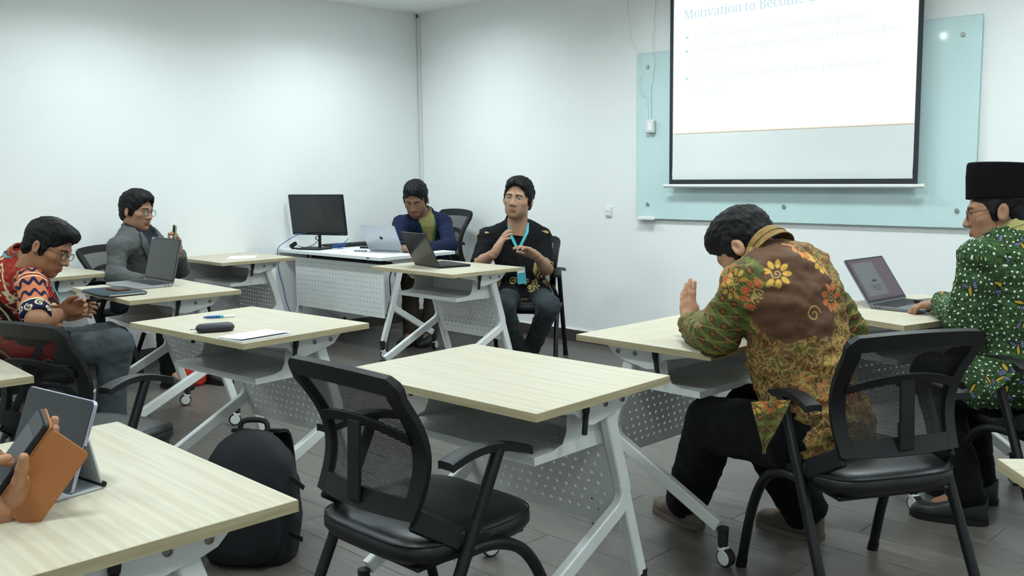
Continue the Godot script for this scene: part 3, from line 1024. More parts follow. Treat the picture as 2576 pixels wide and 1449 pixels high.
func laptop(label: String, hinge: Vector3, turn: float, w: float, d: float, h: float, lean: float, body: Material, lid_back: Material, disp: Material) -> Node3D:
	# user side is local +z, hinge along x
	var t := thing("laptop", label, "laptop", hinge, turn)
	var b := MB.new()
	b.extrude(flat_xf(Vector3(0, 0.0075, d / 2)), round_rect(w, d, 0.012), 0.013, 0.002)
	var base := part("base", b, body, t)
	b = MB.new()
	var cols := 14
	var kw := (w - 0.05) / cols
	for r in 5:
		for c in cols:
			if r == 4 and c in [4, 5, 6, 7, 8]:
				if c == 6:
					b.bx(0.0, 0.0147, 0.026 + r * 0.0185, kw * 4.8, 0.0015, 0.0155)
				continue
			b.bx(-w / 2 + 0.025 + kw * (c + 0.5), 0.0147, 0.026 + r * 0.0185, kw - 0.0028, 0.0015, 0.0155)
	part("keyboard", b, M.key_black, base).set_meta("kind", "stuff")
	b = MB.new()
	b.bx(0, 0.0142, d - 0.048, w * 0.36, 0.0006, 0.07)
	part("trackpad", b, body, base)
	b = MB.new()
	for s in [-1, 1]:
		for i in 2:
			b.bx(s * (w / 2 - 0.0004), 0.008, 0.03 + i * 0.018, 0.0014, 0.0035, 0.009)
	part("port", b, M.black_matte, base)
	b = MB.new()
	b.tube(PackedVector3Array([Vector3(-w * 0.4, 0.012, 0.004), Vector3(w * 0.4, 0.012, 0.004)]), [0.006], 8)
	part("hinge", b, M.black_plastic, t)
	var lid := Node3D.new()
	lid.name = "lid"
	t.add_child(lid)
	lid.position = Vector3(0, 0.014, 0.003)
	lid.rotation.x = -lean
	b = MB.new()
	b.extrude(Transform3D(Basis(), Vector3(0, h / 2, -0.003)), round_rect(w, h, 0.01), 0.006, 0.001)
	part("shell", b, lid_back, lid)
	b = MB.new()
	b.bx(0, h / 2 + 0.003, 0.0004, w - 0.006, h - 0.012, 0.0008)
	part("bezel", b, M.key_black, lid)
	b = MB.new()
	b.bx(0, h / 2 + 0.006, 0.0012, w - 0.02, h - 0.03, 0.0008)
	part("display", b, disp, lid)
	return t

func phone_mb(w: float, h: float, t: float) -> MB:
	var b := MB.new()
	b.extrude(Transform3D(), round_rect(w, h, minf(w, h) * 0.14), t, 0.0014)
	return b

func sheet_paper(label: String, at: Vector3, turn: float, w: float, d: float, group := "") -> void:
	var b := MB.new()
	var rows := []
	for i in 9:
		var r := PackedVector3Array()
		for j in 7:
			var u := j / 6.0 - 0.5
			var v := i / 8.0 - 0.5
			r.append(Vector3(u * w, 0.0012 + 0.0035 * maxf(0.0, absf(u + v) - 0.6), v * d))
		rows.append(r)
	b.slab(rows, 0.0008, Vector3.UP)
	single("paper_sheet", b, M.paper, label, "paper", at, turn, group)

func small_things() -> void:
	var b: MB
	var t: Node3D
	var top := 0.75
	var desk := 0.755
	# monitor in the corner
	t = thing("monitor", "black flat monitor standing on the white desk in the corner", "monitor", Vector3(0.3, desk, 1.36), 18 * DEG)
	b = MB.new()
	b.extrude(flat_xf(Vector3(-0.03, 0.006, 0.0)), round_rect(0.24, 0.2, 0.03), 0.012, 0.003)
	part("foot", b, M.black_plastic, t)
	b = MB.new()
	b.bar(Vector3(0.0, 0.008, -0.03), Vector3(0.0, 0.2, -0.035), 0.022, 0.018, Vector3.RIGHT, 0.003)
	part("stand", b, M.black_plastic, t)
	var head := Node3D.new()
	head.name = "panel"
	t.add_child(head)
	head.position = Vector3(0.005, 0.275, 0.0)
	head.rotation = Vector3(0.13, 0, 0)
	b = MB.new()
	b.extrude(Transform3D(Basis(), Vector3(0, 0, -0.01)), round_rect(0.535, 0.328, 0.006), 0.024, 0.003)
	part("casing", b, M.black_plastic, head)
	b = MB.new(); b.bx(0, 0.008, 0.0025, 0.52, 0.296, 0.001)
	part("display", b, M.display_off, head)
	b = MB.new()
	b.bx(-0.215, -0.154, 0.0026, 0.05, 0.006, 0.0006)
	b.bx(0.225, -0.154, 0.0026, 0.03, 0.004, 0.0006)
	part("maker_mark", b, M.space_grey, head)
	# keyboard and docking wedge
	t = thing("keyboard", "black keyboard lying on the white desk beside the monitor", "keyboard", Vector3(0.25, desk, 1.03), 84 * DEG)
	b = MB.new()
	b.box(Transform3D(Basis(Vector3.RIGHT, 0.07), Vector3(0, 0.0135, 0)), Vector3(0.42, 0.014, 0.14), 0.004)
	part("case", b, M.black_plastic, t)
	b = MB.new()
	for r in 5:
		for c in 20:
			b.bx(-0.19 + c * 0.02, 0.0222 - (r - 2) * 0.0016, -0.044 + r * 0.022, 0.017, 0.005, 0.018, 0.0015)
	part("keys", b, M.key_black, t).set_meta("kind", "stuff")
	b = MB.new()
	b.box(Transform3D(Basis(Vector3(0, 0, 1), 0.6), Vector3(0, 0.034, 0)), Vector3(0.06, 0.03, 0.035), 0.005)
	b.bx(0.012, 0.006, 0, 0.04, 0.012, 0.04, 0.003)
	single("power_adapter", b, M.black_matte, "small black adapter leaning at the foot of the monitor", "adapter", Vector3(0.12, desk, 1.47), 0.5)
	var cb := MB.new()
	cb.tube(smooth_path(PackedVector3Array([Vector3(0.16, 0.785, 1.46), Vector3(0.22, 0.77, 1.42), Vector3(0.28, 0.8, 1.37), Vector3(0.3, 0.85, 1.33)]), 5), [0.0028], 6)
	for i in 2:
		var lp := PackedVector3Array()
		for s in 13:
			lp.append(Vector3(0.285 + 0.006 * i, 0.845 + 0.016 * sin(TAU * s / 12.0), 1.345 + 0.022 * cos(TAU * s / 12.0)))
		cb.tube(lp, [0.0028], 6)
	single("monitor_cable", cb, M.black_cable, "black looped cable hanging under the monitor", "cable")
	cb = MB.new()
	cb.tube(smooth_path(PackedVector3Array([Vector3(0.2, 0.89, 1.4), Vector3(0.13, 0.86, 1.46), Vector3(0.06, 0.8, 1.53), Vector3(0.03, 0.765, 1.555), Vector3(0.02, 0.7, 1.56), Vector3(0.02, 0.57, 1.55), Vector3(0.03, 0.43, 1.52), Vector3(0.04, 0.3, 1.5), Vector3(0.12, 0.1, 1.45), Vector3(0.3, 0.006, 1.4)]), 5), [0.0032], 6)
	single("network_cable", cb, M.blue_cable, "blue network cable running from the monitor down behind the desk", "cable")
	cb = MB.new()
	for i in 3:
		var lp := PackedVector3Array()
		for s in 17:
			lp.append(Vector3(0.42 + 0.035 * cos(TAU * s / 16.0 + i), desk + 0.008 + 0.012 * i + 0.012 * sin(TAU * s / 16.0 + i * 2.0), 1.24 + 0.04 * sin(TAU * s / 16.0)))
		cb.tube(lp, [0.003], 6)
	cb.tube(PackedVector3Array([Vector3(0.43, desk + 0.03, 1.22), Vector3(0.46, desk + 0.08, 1.17)]), [0.003], 6)
	single("cable_coil", cb, M.blue_cable, "blue cable coiled on the desk between monitor and papers", "cable")
	cb = MB.new()
	cb.tube(smooth_path(PackedVector3Array([Vector3(1.2, 0.71, 1.2), Vector3(1.21, 0.62, 1.34), Vector3(1.225, 0.5, 1.362), Vector3(1.235, 0.3, 1.36), Vector3(1.225, 0.12, 1.4), Vector3(1.24, 0.02, 1.42), Vector3(1.32, 0.006, 1.5), Vector3(1.4, 0.006, 1.52)]), 5), [0.0045], 6)
	single("black_cable", cb, M.black_cable, "black cable dropping to the floor beside the white desk's leg", "cable")
	# papers and hub
	sheet_paper("white sheet lying nearest the front edge of the white desk", Vector3(0.56, desk, 1.33), 0.5, 0.18, 0.3, "papers on the white desk")
	t = thing("notebook", "white notebook with a black cover edge lying on the white desk", "notebook", Vector3(0.66, desk, 1.12), 0.35)
	b = MB.new(); b.bx(0, 0.006, 0, 0.19, 0.012, 0.26, 0.001)
	part("pages", b, M.paper, t)
	b = MB.new(); b.bx(0, 0.0135, 0, 0.195, 0.002, 0.265, 0.0005)
	part("cover", b, M.paper, t)
	b = MB.new(); b.bx(0.03, 0.022, 0.02, 0.13, 0.014, 0.2, 0.002)
	single("black_folder", b, M.black_plastic, "thin black folder lying on the white notebook", "folder", Vector3(0.67, desk, 1.1), 0.35)
	t = thing("usb_hub", "small silver hub beside the silver laptop", "hub", Vector3(0.79, desk, 1.3), 0.3)
	b = MB.new(); b.bx(0, 0.006, 0, 0.1, 0.012, 0.035, 0.002)
	part("body", b, M.silver, t)
	b = MB.new()
	for i in 3:
		b.bx(-0.03 + i * 0.028, 0.006, 0.0176, 0.013, 0.006, 0.0008)
	part("port", b, M.black_matte, t)
	# laptops
	t = laptop("silver laptop with a dark apple emblem on the white desk", Vector3(0.985, desk, 1.205), 194 * DEG, 0.325, 0.22, 0.218, 0.47, M.silver, M.silver, M.display_off)
	var ap := PackedVector2Array()
	for s in 32:
		var a := TAU * s / 32.0
		var r := 0.0145 * (1.0 + 0.07 * cos(2.0 * a) - 0.13 * exp(-pow((a - PI / 2) / 0.25, 2.0)) - 0.08 * exp(-pow((a - PI * 1.5) / 0.22, 2.0)))
		var p := Vector2(cos(a), sin(a)) * r
		if p.distance_to(Vector2(-0.019, 0.003)) < 0.0075:
			p = Vector2(-0.019, 0.003) + (p - Vector2(-0.019, 0.003)).normalized() * 0.0075
		ap.append(p)
	b = MB.new()
	b.extrude(Transform3D(Basis(), Vector3(0, 0.112, -0.0062)), ap, 0.0006)
	b.extrude(Transform3D(Basis(), Vector3(0, 0.112, -0.0062)), PackedVector2Array([Vector2(0.0, 0.0165), Vector2(-0.003, 0.019), Vector2(-0.0035, 0.0235), Vector2(0.0002, 0.0215)]), 0.0006)
	part("emblem", b, M.black_plastic, t.get_node("lid"))
	laptop("black laptop standing open on the presenter's table", Vector3(2.08, top, 1.735), 168 * DEG, 0.345, 0.235, 0.232, 0.42, M.black_plastic, glossy_black(), M.display_off)
	t = laptop("open laptop with silver keyboard base and dark display behind the grey sleeve", Vector3(1.61, top, 3.315), -2 * DEG, 0.385, 0.225, 0.25, 0.24, M.silver, M.space_grey, M.display_off)
	b = MB.new(); b.bx(-0.165, 0.236, 0.0018, 0.028, 0.014, 0.0006)
	part("sticker", b, M.blue_cable, t.get_node("lid"))
	b = MB.new(); b.bx(-0.163, 0.241, 0.0022, 0.024, 0.004, 0.0006)
	part("sticker", b, M.paper, t.get_node("lid"))
	var dim := mat("dim_display", c8(74, 52, 66), 0.3)
	t = laptop("grey laptop showing a document in front of the man in the black cap", Vector3(5.055, top, 1.62), 84.8 * DEG, 0.325, 0.222, 0.226, 0.6, M.space_grey, M.space_grey, dim)
	b = MB.new(); b.bx(-0.045, 0.12, 0.0018, 0.17, 0.165, 0.0004)
	part("page", b, mat("dim_page", c8(92, 92, 92), 0.4), t.get_node("lid"))
	b = MB.new()
	b.bx(-0.02, 0.11, 0.0022, 0.036, 0.007, 0.0003)
	for i in 3:
		b.bx(-0.03, 0.085 - i * 0.009, 0.0022, 0.09 - i * 0.02, 0.002, 0.0003)
	part("page_text", b, M.black_plastic, t.get_node("lid"))
	# sleeve and phone on the far left table
	t = thing("laptop_sleeve", "dark grey felt laptop sleeve lying at the table's edge", "laptop sleeve", Vector3(1.83, top, 3.662), -4 * DEG)
	b = MB.new()
	pillow(b, Transform3D(), 0.19, 0.118, 7.0, [[0.012, 0.0], [0.002, 0.003], [0.0, 0.008], [0.003, 0.013], [0.02, 0.016], [0.06, 0.0165]], 44)
	part("felt", b, mat("felt", c8(70, 78, 84), 0.95, 0, 0.2), t)
	b = MB.new(); b.tube(PackedVector3Array([Vector3(0.188, 0.008, -0.09), Vector3(0.19, 0.008, 0.09)]), [0.0035], 6)
	b.bx(0.195, 0.008, -0.08, 0.016, 0.004, 0.008, 0.001)
	part("zip", b, M.bolt_steel, t)
	t = thing("phone", "phone in a brown case lying on the grey sleeve", "phone", Vector3(1.84, top + 0.0168, 3.645), -2 * DEG)
	b = MB.new(); b.extrude(flat_xf(Vector3(0, 0.005, 0)), round_rect(0.158, 0.078, 0.012), 0.01, 0.002)
	part("case", b, mat("case_brown", c8(112, 62, 40), 0.5), t)
	b = MB.new(); b.extrude(flat_xf(Vector3(0, 0.0103, 0)), round_rect(0.152, 0.072, 0.01), 0.001)
	part("screen", b, M.display_off, t)
	# pen, case and notebook on the second table
	t = thing("pen", "blue pen with a clear barrel lying on the table", "pen", Vector3(3.082, top, 3.744), atan2(0.107, 0.06))
	b = MB.new()
	var px := Transform3D(Basis(Vector3(0, 0, 1), -PI / 2), Vector3(0, 0.0065, 0))
	b.lathe(px, PackedVector2Array([Vector2(0.0, -0.07), Vector2(0.003, -0.066), Vector2(0.0055, -0.05), Vector2(0.0062, -0.015), Vector2(0.006, 0.0)]), 12, true)
	part("grip", b, M.blue_cable, t)
	b = MB.new()
	b.lathe(px, PackedVector2Array([Vector2(0.0056, 0.0), Vector2(0.0056, 0.012), Vector2(0.005, 0.014)]), 12)
	part("ring", b, M.teal_ribbon, t)
	b = MB.new()
	b.lathe(px, PackedVector2Array([Vector2(0.0048, 0.012), Vector2(0.0048, 0.06), Vector2(0.0, 0.064)]), 12)
	part("barrel", b, M.paper, t)
	t = thing("pencil_case", "small black zip case lying on the table", "case", Vector3(3.392, top, 3.935), atan2(0.098, 0.042))
	b = MB.new()
	pillow(b, Transform3D(), 0.072, 0.03, 3.4, [[0.02, 0.0], [0.006, 0.003], [0.0, 0.012], [0.0, 0.02], [0.005, 0.028], [0.015, 0.033], [0.025, 0.034]], 32)
	part("shell", b, mat("case_black", c8(38, 40, 48), 0.5), t)
	b = MB.new()
	var zip := PackedVector3Array()
	for s in 33:
		var w := TAU * s / 32.0
		zip.append(Vector3(signf(cos(w)) * pow(absf(cos(w)), 2 / 3.4) * 0.0725, 0.016, signf(sin(w)) * pow(absf(sin(w)), 2 / 3.4) * 0.0305))
	b.tube(zip, [0.0014], 5, false)
	b.bx(-0.083, 0.015, 0.004, 0.02, 0.002, 0.005, 0.0006)
	part("zip", b, M.black_matte, t)
	t = thing("notepad", "white folded notepad lying at the table's front edge", "notepad", Vector3(3.615, top, 3.895), 4 * DEG)
	b = MB.new(); b.bx(0, 0.003, 0, 0.155, 0.006, 0.215, 0.001)
	part("pages", b, M.paper, t)
	b = MB.new()
	var rows := []
	for i in 7:
		var r := PackedVector3Array()
		for j in 7:
			r.append(Vector3(-0.078 + 0.156 * j / 6.0, 0.0068 + 0.006 * pow(j / 6.0, 2.0), -0.108 + 0.216 * i / 6.0))
		rows.append(r)
	b.slab(rows, 0.0006, Vector3.UP)
	part("cover", b, M.paper, t)
	sheet_paper("white paper sheet lying on the table by the white wall", Vector3(0.43, top, 2.11), 55 * DEG, 0.2, 0.28)
	sheet_paper("white paper sheet under the hands of the man in brown batik", Vector3(4.9, top, 2.64), 1.3, 0.15, 0.21)
	# dark tablet and mouse by the hand in green batik
	t = thing("dark_tablet", "thin black tablet lying beside the grey laptop", "tablet", Vector3(5.235, top + 0.0165, 1.49), 70 * DEG)
	b = MB.new(); b.extrude(flat_xf(Vector3(0, 0.004, 0)), round_rect(0.21, 0.13, 0.01), 0.008, 0.002)
	part("shell", b, M.black_plastic, t)
	b = MB.new(); b.extrude(flat_xf(Vector3(0, 0.0083, 0)), round_rect(0.19, 0.112, 0.006), 0.001)
	part("screen", b, M.display_off, t)
	# tablet on its keyboard stand, lower left
	t = thing("tablet", "dark screened tablet on a grey folding keyboard stand", "tablet", Vector3(4.842, top, 5.128), 8 * DEG)
	b = MB.new(); b.extrude(flat_xf(Vector3(0, 0.003, 0)), round_rect(0.254, 0.196, 0.012), 0.005, 0.001)
	var kb := part("keyboard_base", b, mat("pale_grey", c8(168, 172, 176), 0.6), t)
	var keyfab := mat("key_grey", c8(150, 154, 158), 0.7)
	for r in 5:
		var n: int = [13, 13, 12, 11, 8][r]
		for c in n:
			var w := 0.236 / n
			b = MB.new()
			b.bx(0, 0, 0, w - 0.0028, 0.003, 0.0145, 0.001)
			var k := part("key", b, keyfab, kb)
			k.position = Vector3(-0.118 + w * (c + 0.5), 0.0062, 0.006 + r * 0.0175)
	var tilt := Transform3D(Basis(Vector3.RIGHT, -0.36), Vector3(0, 0.0055, -0.026))
	b = MB.new()
	b.extrude(tilt * Transform3D(Basis(), Vector3(0, 0.09, -0.004)), round_rect(0.249, 0.18, 0.011), 0.0075, 0.001)
	var slab := part("tablet_body", b, mat("lilac_aluminium", c8(176, 176, 196), 0.35, 0.6), t)
	b = MB.new()
	b.extrude(tilt * Transform3D(Basis(), Vector3(0, 0.09, 0.0002)), round_rect(0.245, 0.176, 0.01), 0.0014)
	part("screen", b, M.display_off, slab)
	b = MB.new()
	for g in [-1, 1]:
		for i in 14:
			b.box(tilt * Transform3D(Basis(), Vector3(0.1246, 0.09 + g * (0.024 + i * 0.0032), -0.004)), Vector3(0.0004, 0.0013, 0.0013))
	b.box(tilt * Transform3D(Basis(), Vector3(0.1246, 0.09, -0.004)), Vector3(0.0006, 0.008, 0.003))
	part("speaker_holes", b, M.black_matte, slab)
	b = MB.new()
	var up := tilt * Vector3(0, 0.105, -0.009)
	var back := Vector3(0, 0.006, -0.092)
	b.bar(up, back, 0.25, 0.004, Vector3.RIGHT, 0.0005)
	part("rear_flap", b, mat("flap_grey", c8(176, 184, 182), 0.7), t)
	b = MB.new(); b.tube(PackedVector3Array([Vector3(-0.124, 0.009, -0.094), Vector3(0.127, 0.009, -0.094)]), [0.006], 10)
	part("pen_loop", b, M.black_plastic, t)
	backpack()
	# red bag under the far left table
	t = thing("red_bag", "small red bag on the floor under the far left table", "bag", Vector3(0.98, 0, 2.86), 0.6)
	b = MB.new()
	pillow(b, Transform3D(), 0.12, 0.07, 3.0, [[0.02, 0.0], [0.0, 0.02], [0.0, 0.1], [0.02, 0.16], [0.05, 0.175]], 28)
	part("body", b, M.red_cloth, t)
	b = MB.new()
	b.tube(smooth_path(PackedVector3Array([Vector3(-0.05, 0.165, 0), Vector3(-0.03, 0.23, 0), Vector3(0.03, 0.23, 0), Vector3(0.05, 0.165, 0)]), 4), [0.006], 6)
	part("handle", b, M.red_cloth, t)

func glossy_black() -> StandardMaterial3D:
	return mat("glossy_black", c8(30, 31, 33), 0.16, 0, 0.5)

func backpack() -> void:
	var t := thing("backpack", "black backpack standing on the floor beside the notepad table", "backpack", Vector3(3.82, 0, 4.06), 40 * DEG)
	var nyl := mat("nylon", c8(27, 29, 32), 0.72, 0, 0.35)
	var b := MB.new()
	var seg := 40
	var rows := []
	var lump := FastNoiseLite.new()
	lump.seed = 6
	lump.frequency = 11.0
	for i in 25:
		var k := sin(PI * 0.5 * i / 24.0)
		var y := 0.455 * k
		var w := 0.172 * (pow(maxf(1.0 - pow(maxf(k - 0.4, 0.0) / 0.6, 2.3), 0.0), 0.45) - 0.12 * pow(1.0 - k, 8.0))
		var d := 0.118 * (pow(maxf(1.0 - pow(maxf(k - 0.35, 0.0) / 0.65, 2.2), 0.0), 0.5) - 0.16 * pow(1.0 - k, 8.0))
		var r := PackedVector3Array()
		for s in seg:
			var a := TAU * s / seg
			var q := Vector3(signf(cos(a)) * pow(absf(cos(a)), 0.68) * w, y, signf(sin(a)) * pow(absf(sin(a)), 0.68) * d - 0.03 * k * k)
			r.append(q * Vector3(1, 1, 1) + Vector3(q.x, 0, q.z) * 0.09 * lump.get_noise_3dv(q))
		rows.append(r)
	b.sheet(rows, true)
	part("main_bag", b, nyl, t)
	b = MB.new()
	pillow(b, Transform3D(Basis(Vector3.RIGHT, PI / 2), Vector3(0, 0.14, 0.1)), 0.135, 0.125, 3.2, [[0.0, -0.03], [0.0, 0.02], [0.012, 0.04], [0.05, 0.048]], 32)
	part("front_pocket", b, nyl, t)
	b = MB.new()
	b.tube(smooth_path(PackedVector3Array([Vector3(-0.05, 0.43, -0.06), Vector3(-0.04, 0.475, -0.07), Vector3(0.04, 0.475, -0.07), Vector3(0.05, 0.43, -0.06)]), 4), [0.01], 8)
	part("grab_handle", b, nyl, t)
	for s in [-1.0, 1.0]:
		b = MB.new()
		var pts := smooth_path(PackedVector3Array([Vector3(s * 0.06, 0.43, -0.08), Vector3(s * 0.075, 0.4, -0.15), Vector3(s * 0.085, 0.25, -0.165), Vector3(s * 0.11, 0.1, -0.12)]), 4)
		var rr := []
		for p in pts:
			rr.append(PackedVector3Array([p + Vector3(-0.03, 0, 0), p + Vector3(0.03, 0, 0)]))
		b.slab(rr, 0.012)
		part("shoulder_strap", b, M.black_matte, t)
		b = MB.new()
		b.bar(Vector3(s * 0.16, 0.3, 0.03), Vector3(s * 0.21, 0.27, 0.05), 0.018, 0.003, Vector3.UP, 0.0)
		part("side_strap", b, M.black_matte, t)
		b = MB.new()
		b.bar(Vector3(s * 0.155, 0.11, 0.06), Vector3(s * 0.21, 0.1, 0.09), 0.018, 0.003, Vector3.UP, 0.0)
		part("side_strap", b, M.black_matte, t)
	b = MB.new()
	for a in 4:
		var w := PI / 4 * a
		b.bar(Vector3(0.085 - 0.012 * cos(w), 0.2 - 0.012 * sin(w), 0.142), Vector3(0.085 + 0.012 * cos(w), 0.2 + 0.012 * sin(w), 0.142), 0.004, 0.003, Vector3.BACK, 0.0)
	part("emblem", b, M.space_grey, t)

# ---------------------------------------------------------------- smooth bodies: distance fields meshed as surface nets
class Field:
	var o: Vector3
	var h: float
	var nx: int
	var ny: int
	var nz: int
	var d := PackedFloat32Array()
	var v := PackedVector3Array()
	var n := PackedVector3Array()
	var q := PackedInt32Array()
	func _init(lo: Vector3, hi: Vector3, cell: float) -> void:
		o = lo
		h = cell
		nx = int(ceil((hi.x - lo.x) / cell)) + 1
		ny = int(ceil((hi.y - lo.y) / cell)) + 1
		nz = int(ceil((hi.z - lo.z) / cell)) + 1
		d.resize(nx * ny * nz)
		d.fill(1.0)
	func span(a: float, b: float, base: float, count: int) -> Vector2i:
		return Vector2i(clampi(int((a - base) / h), 0, count), clampi(int((b - base) / h) + 2, 0, count))
	func cap(a: Vector3, b: Vector3, ra: float, rb: float, k := 0.03) -> void:
		var m := maxf(ra, rb) + maxf(k, 0.001) + h * 2.0
		var sx := span(minf(a.x, b.x) - m, maxf(a.x, b.x) + m, o.x, nx)
		var sy := span(minf(a.y, b.y) - m, maxf(a.y, b.y) + m, o.y, ny)
		var sz := span(minf(a.z, b.z) - m, maxf(a.z, b.z) + m, o.z, nz)
		var ab := b - a
		var l2 := maxf(ab.length_squared(), 1e-9)
		var dd := d
		for z in range(sz.x, sz.y):
			for y in range(sy.x, sy.y):
				var row := (z * ny + y) * nx
				var pa := Vector3(o.x - a.x, o.y + y * h - a.y, o.z + z * h - a.z)
				for x in range(sx.x, sx.y):
					var p := pa
					p.x += x * h
					var t := clampf(p.dot(ab) / l2, 0.0, 1.0)
					var s := (p - ab * t).length() - ra - (rb - ra) * t
					var c := dd[row + x]
					var g := k - absf(c - s)
					if g > 0.0:
						dd[row + x] = minf(c, s) - g * g * 0.25 / k
					elif s < c:
						dd[row + x] = s
		d = dd
	func ell(c0: Vector3, r: Vector3, k := 0.03, basis := Basis(), cut := false) -> void:
		var m := maxf(r.x, maxf(r.y, r.z)) + maxf(k, 0.001) + h * 2.0
		var sx := span(c0.x - m, c0.x + m, o.x, nx)
		var sy := span(c0.y - m, c0.y + m, o.y, ny)
		var sz := span(c0.z - m, c0.z + m, o.z, nz)
		var ib := basis.transposed()
		var dd := d
		for z in range(sz.x, sz.y):
			for y in range(sy.x, sy.y):
				var row := (z * ny + y) * nx
				for x in range(sx.x, sx.y):
					var p := ib * Vector3(o.x + x * h - c0.x, o.y + y * h - c0.y, o.z + z * h - c0.z)
					p /= r
					var k0 := p.length()
					var k1 := (p / r).length()
					var s := k0 * (k0 - 1.0) / maxf(k1, 1e-6) if k0 > 1e-5 else -minf(r.x, minf(r.y, r.z))
					var c := dd[row + x]
					if cut:
						s = -s
						var g := k - absf(c - s)
						if g > 0.0:
							dd[row + x] = maxf(c, s) + g * g * 0.25 / k
						elif s > c:
							dd[row + x] = s
					else:
						var g := k - absf(c - s)
						if g > 0.0:
							dd[row + x] = minf(c, s) - g * g * 0.25 / k
						elif s < c:
							dd[row + x] = s
		d = dd
	func merge(other: Field, k: float) -> void:
		for i in d.size():
			var s := other.d[i]
			if s > 0.5:
				continue
			var c := d[i]
			var g := k - absf(c - s)
			if g > 0.0:
				d[i] = minf(c, s) - g * g * 0.25 / k
			elif s < c:
				d[i] = s
	# cut an open front: a wedge |across| < half(v), for v along a..b, in front of the axis
	func wedge(a: Vector3, b: Vector3, B: Basis, low: float, wide: float) -> void:
		var ln := a.distance_to(b)
		for z in nz:
			for y in ny:
				var row := (z * ny + y) * nx
				for x in nx:
					if d[row + x] > 0.06:
						continue
					var w := Vector3(o.x + x * h, o.y + y * h, o.z + z * h) - a
					if w.dot(B.z) < 0.0:
						continue
					var v := w.dot(B.y) / ln
					if v < low - 0.1 or v > 1.25:
						continue
					var s := wide * clampf((v - low) / (1.0 - low), -0.3, 1.0) - absf(w.dot(B.x))
					if s > d[row + x]:
						d[row + x] = s
	# remove what lies beyond a plane, within reach of a point
	func trim(p: Vector3, nn: Vector3, reach: float) -> void:
		var sx := span(p.x - reach, p.x + reach, o.x, nx)
		var sy := span(p.y - reach, p.y + reach, o.y, ny)
		var sz := span(p.z - reach, p.z + reach, o.z, nz)
		var r2 := reach * reach
		for z in range(sz.x, sz.y):
			for y in range(sy.x, sy.y):
				var row := (z * ny + y) * nx
				for x in range(sx.x, sx.y):
					var w := Vector3(o.x + x * h - p.x, o.y + y * h - p.y, o.z + z * h - p.z)
					if w.length_squared() < r2:
						var s := w.dot(nn)
						if s > d[row + x]:
							d[row + x] = s
	func at(p: Vector3) -> float:
		var g := (p - o) / h
		var x := clampi(int(g.x), 0, nx - 2)
		var y := clampi(int(g.y), 0, ny - 2)
		var z := clampi(int(g.z), 0, nz - 2)
		var f := Vector3(g.x - x, g.y - y, g.z - z)
		var i := (z * ny + y) * nx + x
		var a := lerpf(lerpf(d[i], d[i + 1], f.x), lerpf(d[i + nx], d[i + nx + 1], f.x), f.y)
		i += nx * ny
		var b := lerpf(lerpf(d[i], d[i + 1], f.x), lerpf(d[i + nx], d[i + nx + 1], f.x), f.y)
		return lerpf(a, b, f.z)
	# walk from p along dir until the surface, then stand off a little
	func drape(p: Vector3, dir: Vector3, off: float) -> Vector3:
		var w := p
		for i in 60:
			var s := at(w)
			if s < off:
				break
			w += dir * clampf((s - off) * 0.8, 0.001, 0.05)
		return w
	func polygonise() -> void:
		var cell := PackedInt32Array()
		cell.resize(nx * ny * nz)
		cell.fill(-1)
		var sy := nx
		var sz := nx * ny
		var far := h * 1.8
		var corner := [0, 1, sy, sy + 1, sz, sz + 1, sz + sy, sz + sy + 1]
		var edges := [[0, 1], [2, 3], [4, 5], [6, 7], [0, 2], [1, 3], [4, 6], [5, 7], [0, 4], [1, 5], [2, 6], [3, 7]]
		var e8 := PackedFloat32Array()
		e8.resize(8)
		for z in nz - 1:
			for y in ny - 1:
				var row := z * sz + y * sy
				for x in nx - 1:
					var i := row + x
					var d0 := d[i]
					if d0 > far or d0 < -far:
						continue
					var m := 0
					for k in 8:
						var w: float = d[i + corner[k]]
						e8[k] = w
						if w < 0.0:
							m += 1
					if m == 0 or m == 8:
						continue
					var s := Vector3.ZERO
					var c := 0
					for e in edges:
						var a: int = e[0]
						var b: int = e[1]
						var da := e8[a]
						var db := e8[b]
						if (da < 0.0) != (db < 0.0):
							var t := da / (da - db)
							s += Vector3(lerpf(a & 1, b & 1, t), lerpf((a >> 1) & 1, (b >> 1) & 1, t), lerpf((a >> 2) & 1, (b >> 2) & 1, t))
							c += 1
					cell[i] = v.size()
					v.append(o + (Vector3(x, y, z) + s / c) * h)
		for z in range(1, nz - 1):
			for y in range(1, ny - 1):
				var row := z * sz + y * sy
				for x in range(1, nx - 1):
					var i := row + x
					if cell[i] < 0:
						continue
					var inside := d[i] < 0.0
					for axis in 3:
						var st: int = [1, sy, sz][axis]
						if (d[i + st] < 0.0) == inside:
							continue
						var u: int = [sy, sz, 1][axis]
						var w: int = [sz, 1, sy][axis]
						var a := cell[i]
						var b := cell[i - u]
						var c := cell[i - u - w]
						var e := cell[i - w]
						if a < 0 or b < 0 or c < 0 or e < 0:
							continue
						if inside:
							q.append(a); q.append(e); q.append(c); q.append(b)
						else:
							q.append(a); q.append(b); q.append(c); q.append(e)
	func normals() -> void:
		n = PackedVector3Array()
		n.resize(v.size())
		for i in range(0, q.size(), 4):
			var c := (v[q[i + 2]] - v[q[i]]).cross(v[q[i + 3]] - v[q[i + 1]])
			for k in 4:
				n[q[i + k]] -= c
		for i in n.size():
			n[i] = n[i].normalized()
	func finish(noise: FastNoiseLite = null, amp := 0.0, squash := Vector3.ONE) -> void:
		polygonise()
		normals()
		if noise and amp > 0.0:
			for i in v.size():
				v[i] += n[i] * amp * noise.get_noise_3dv(v[i] * squash)
			normals()

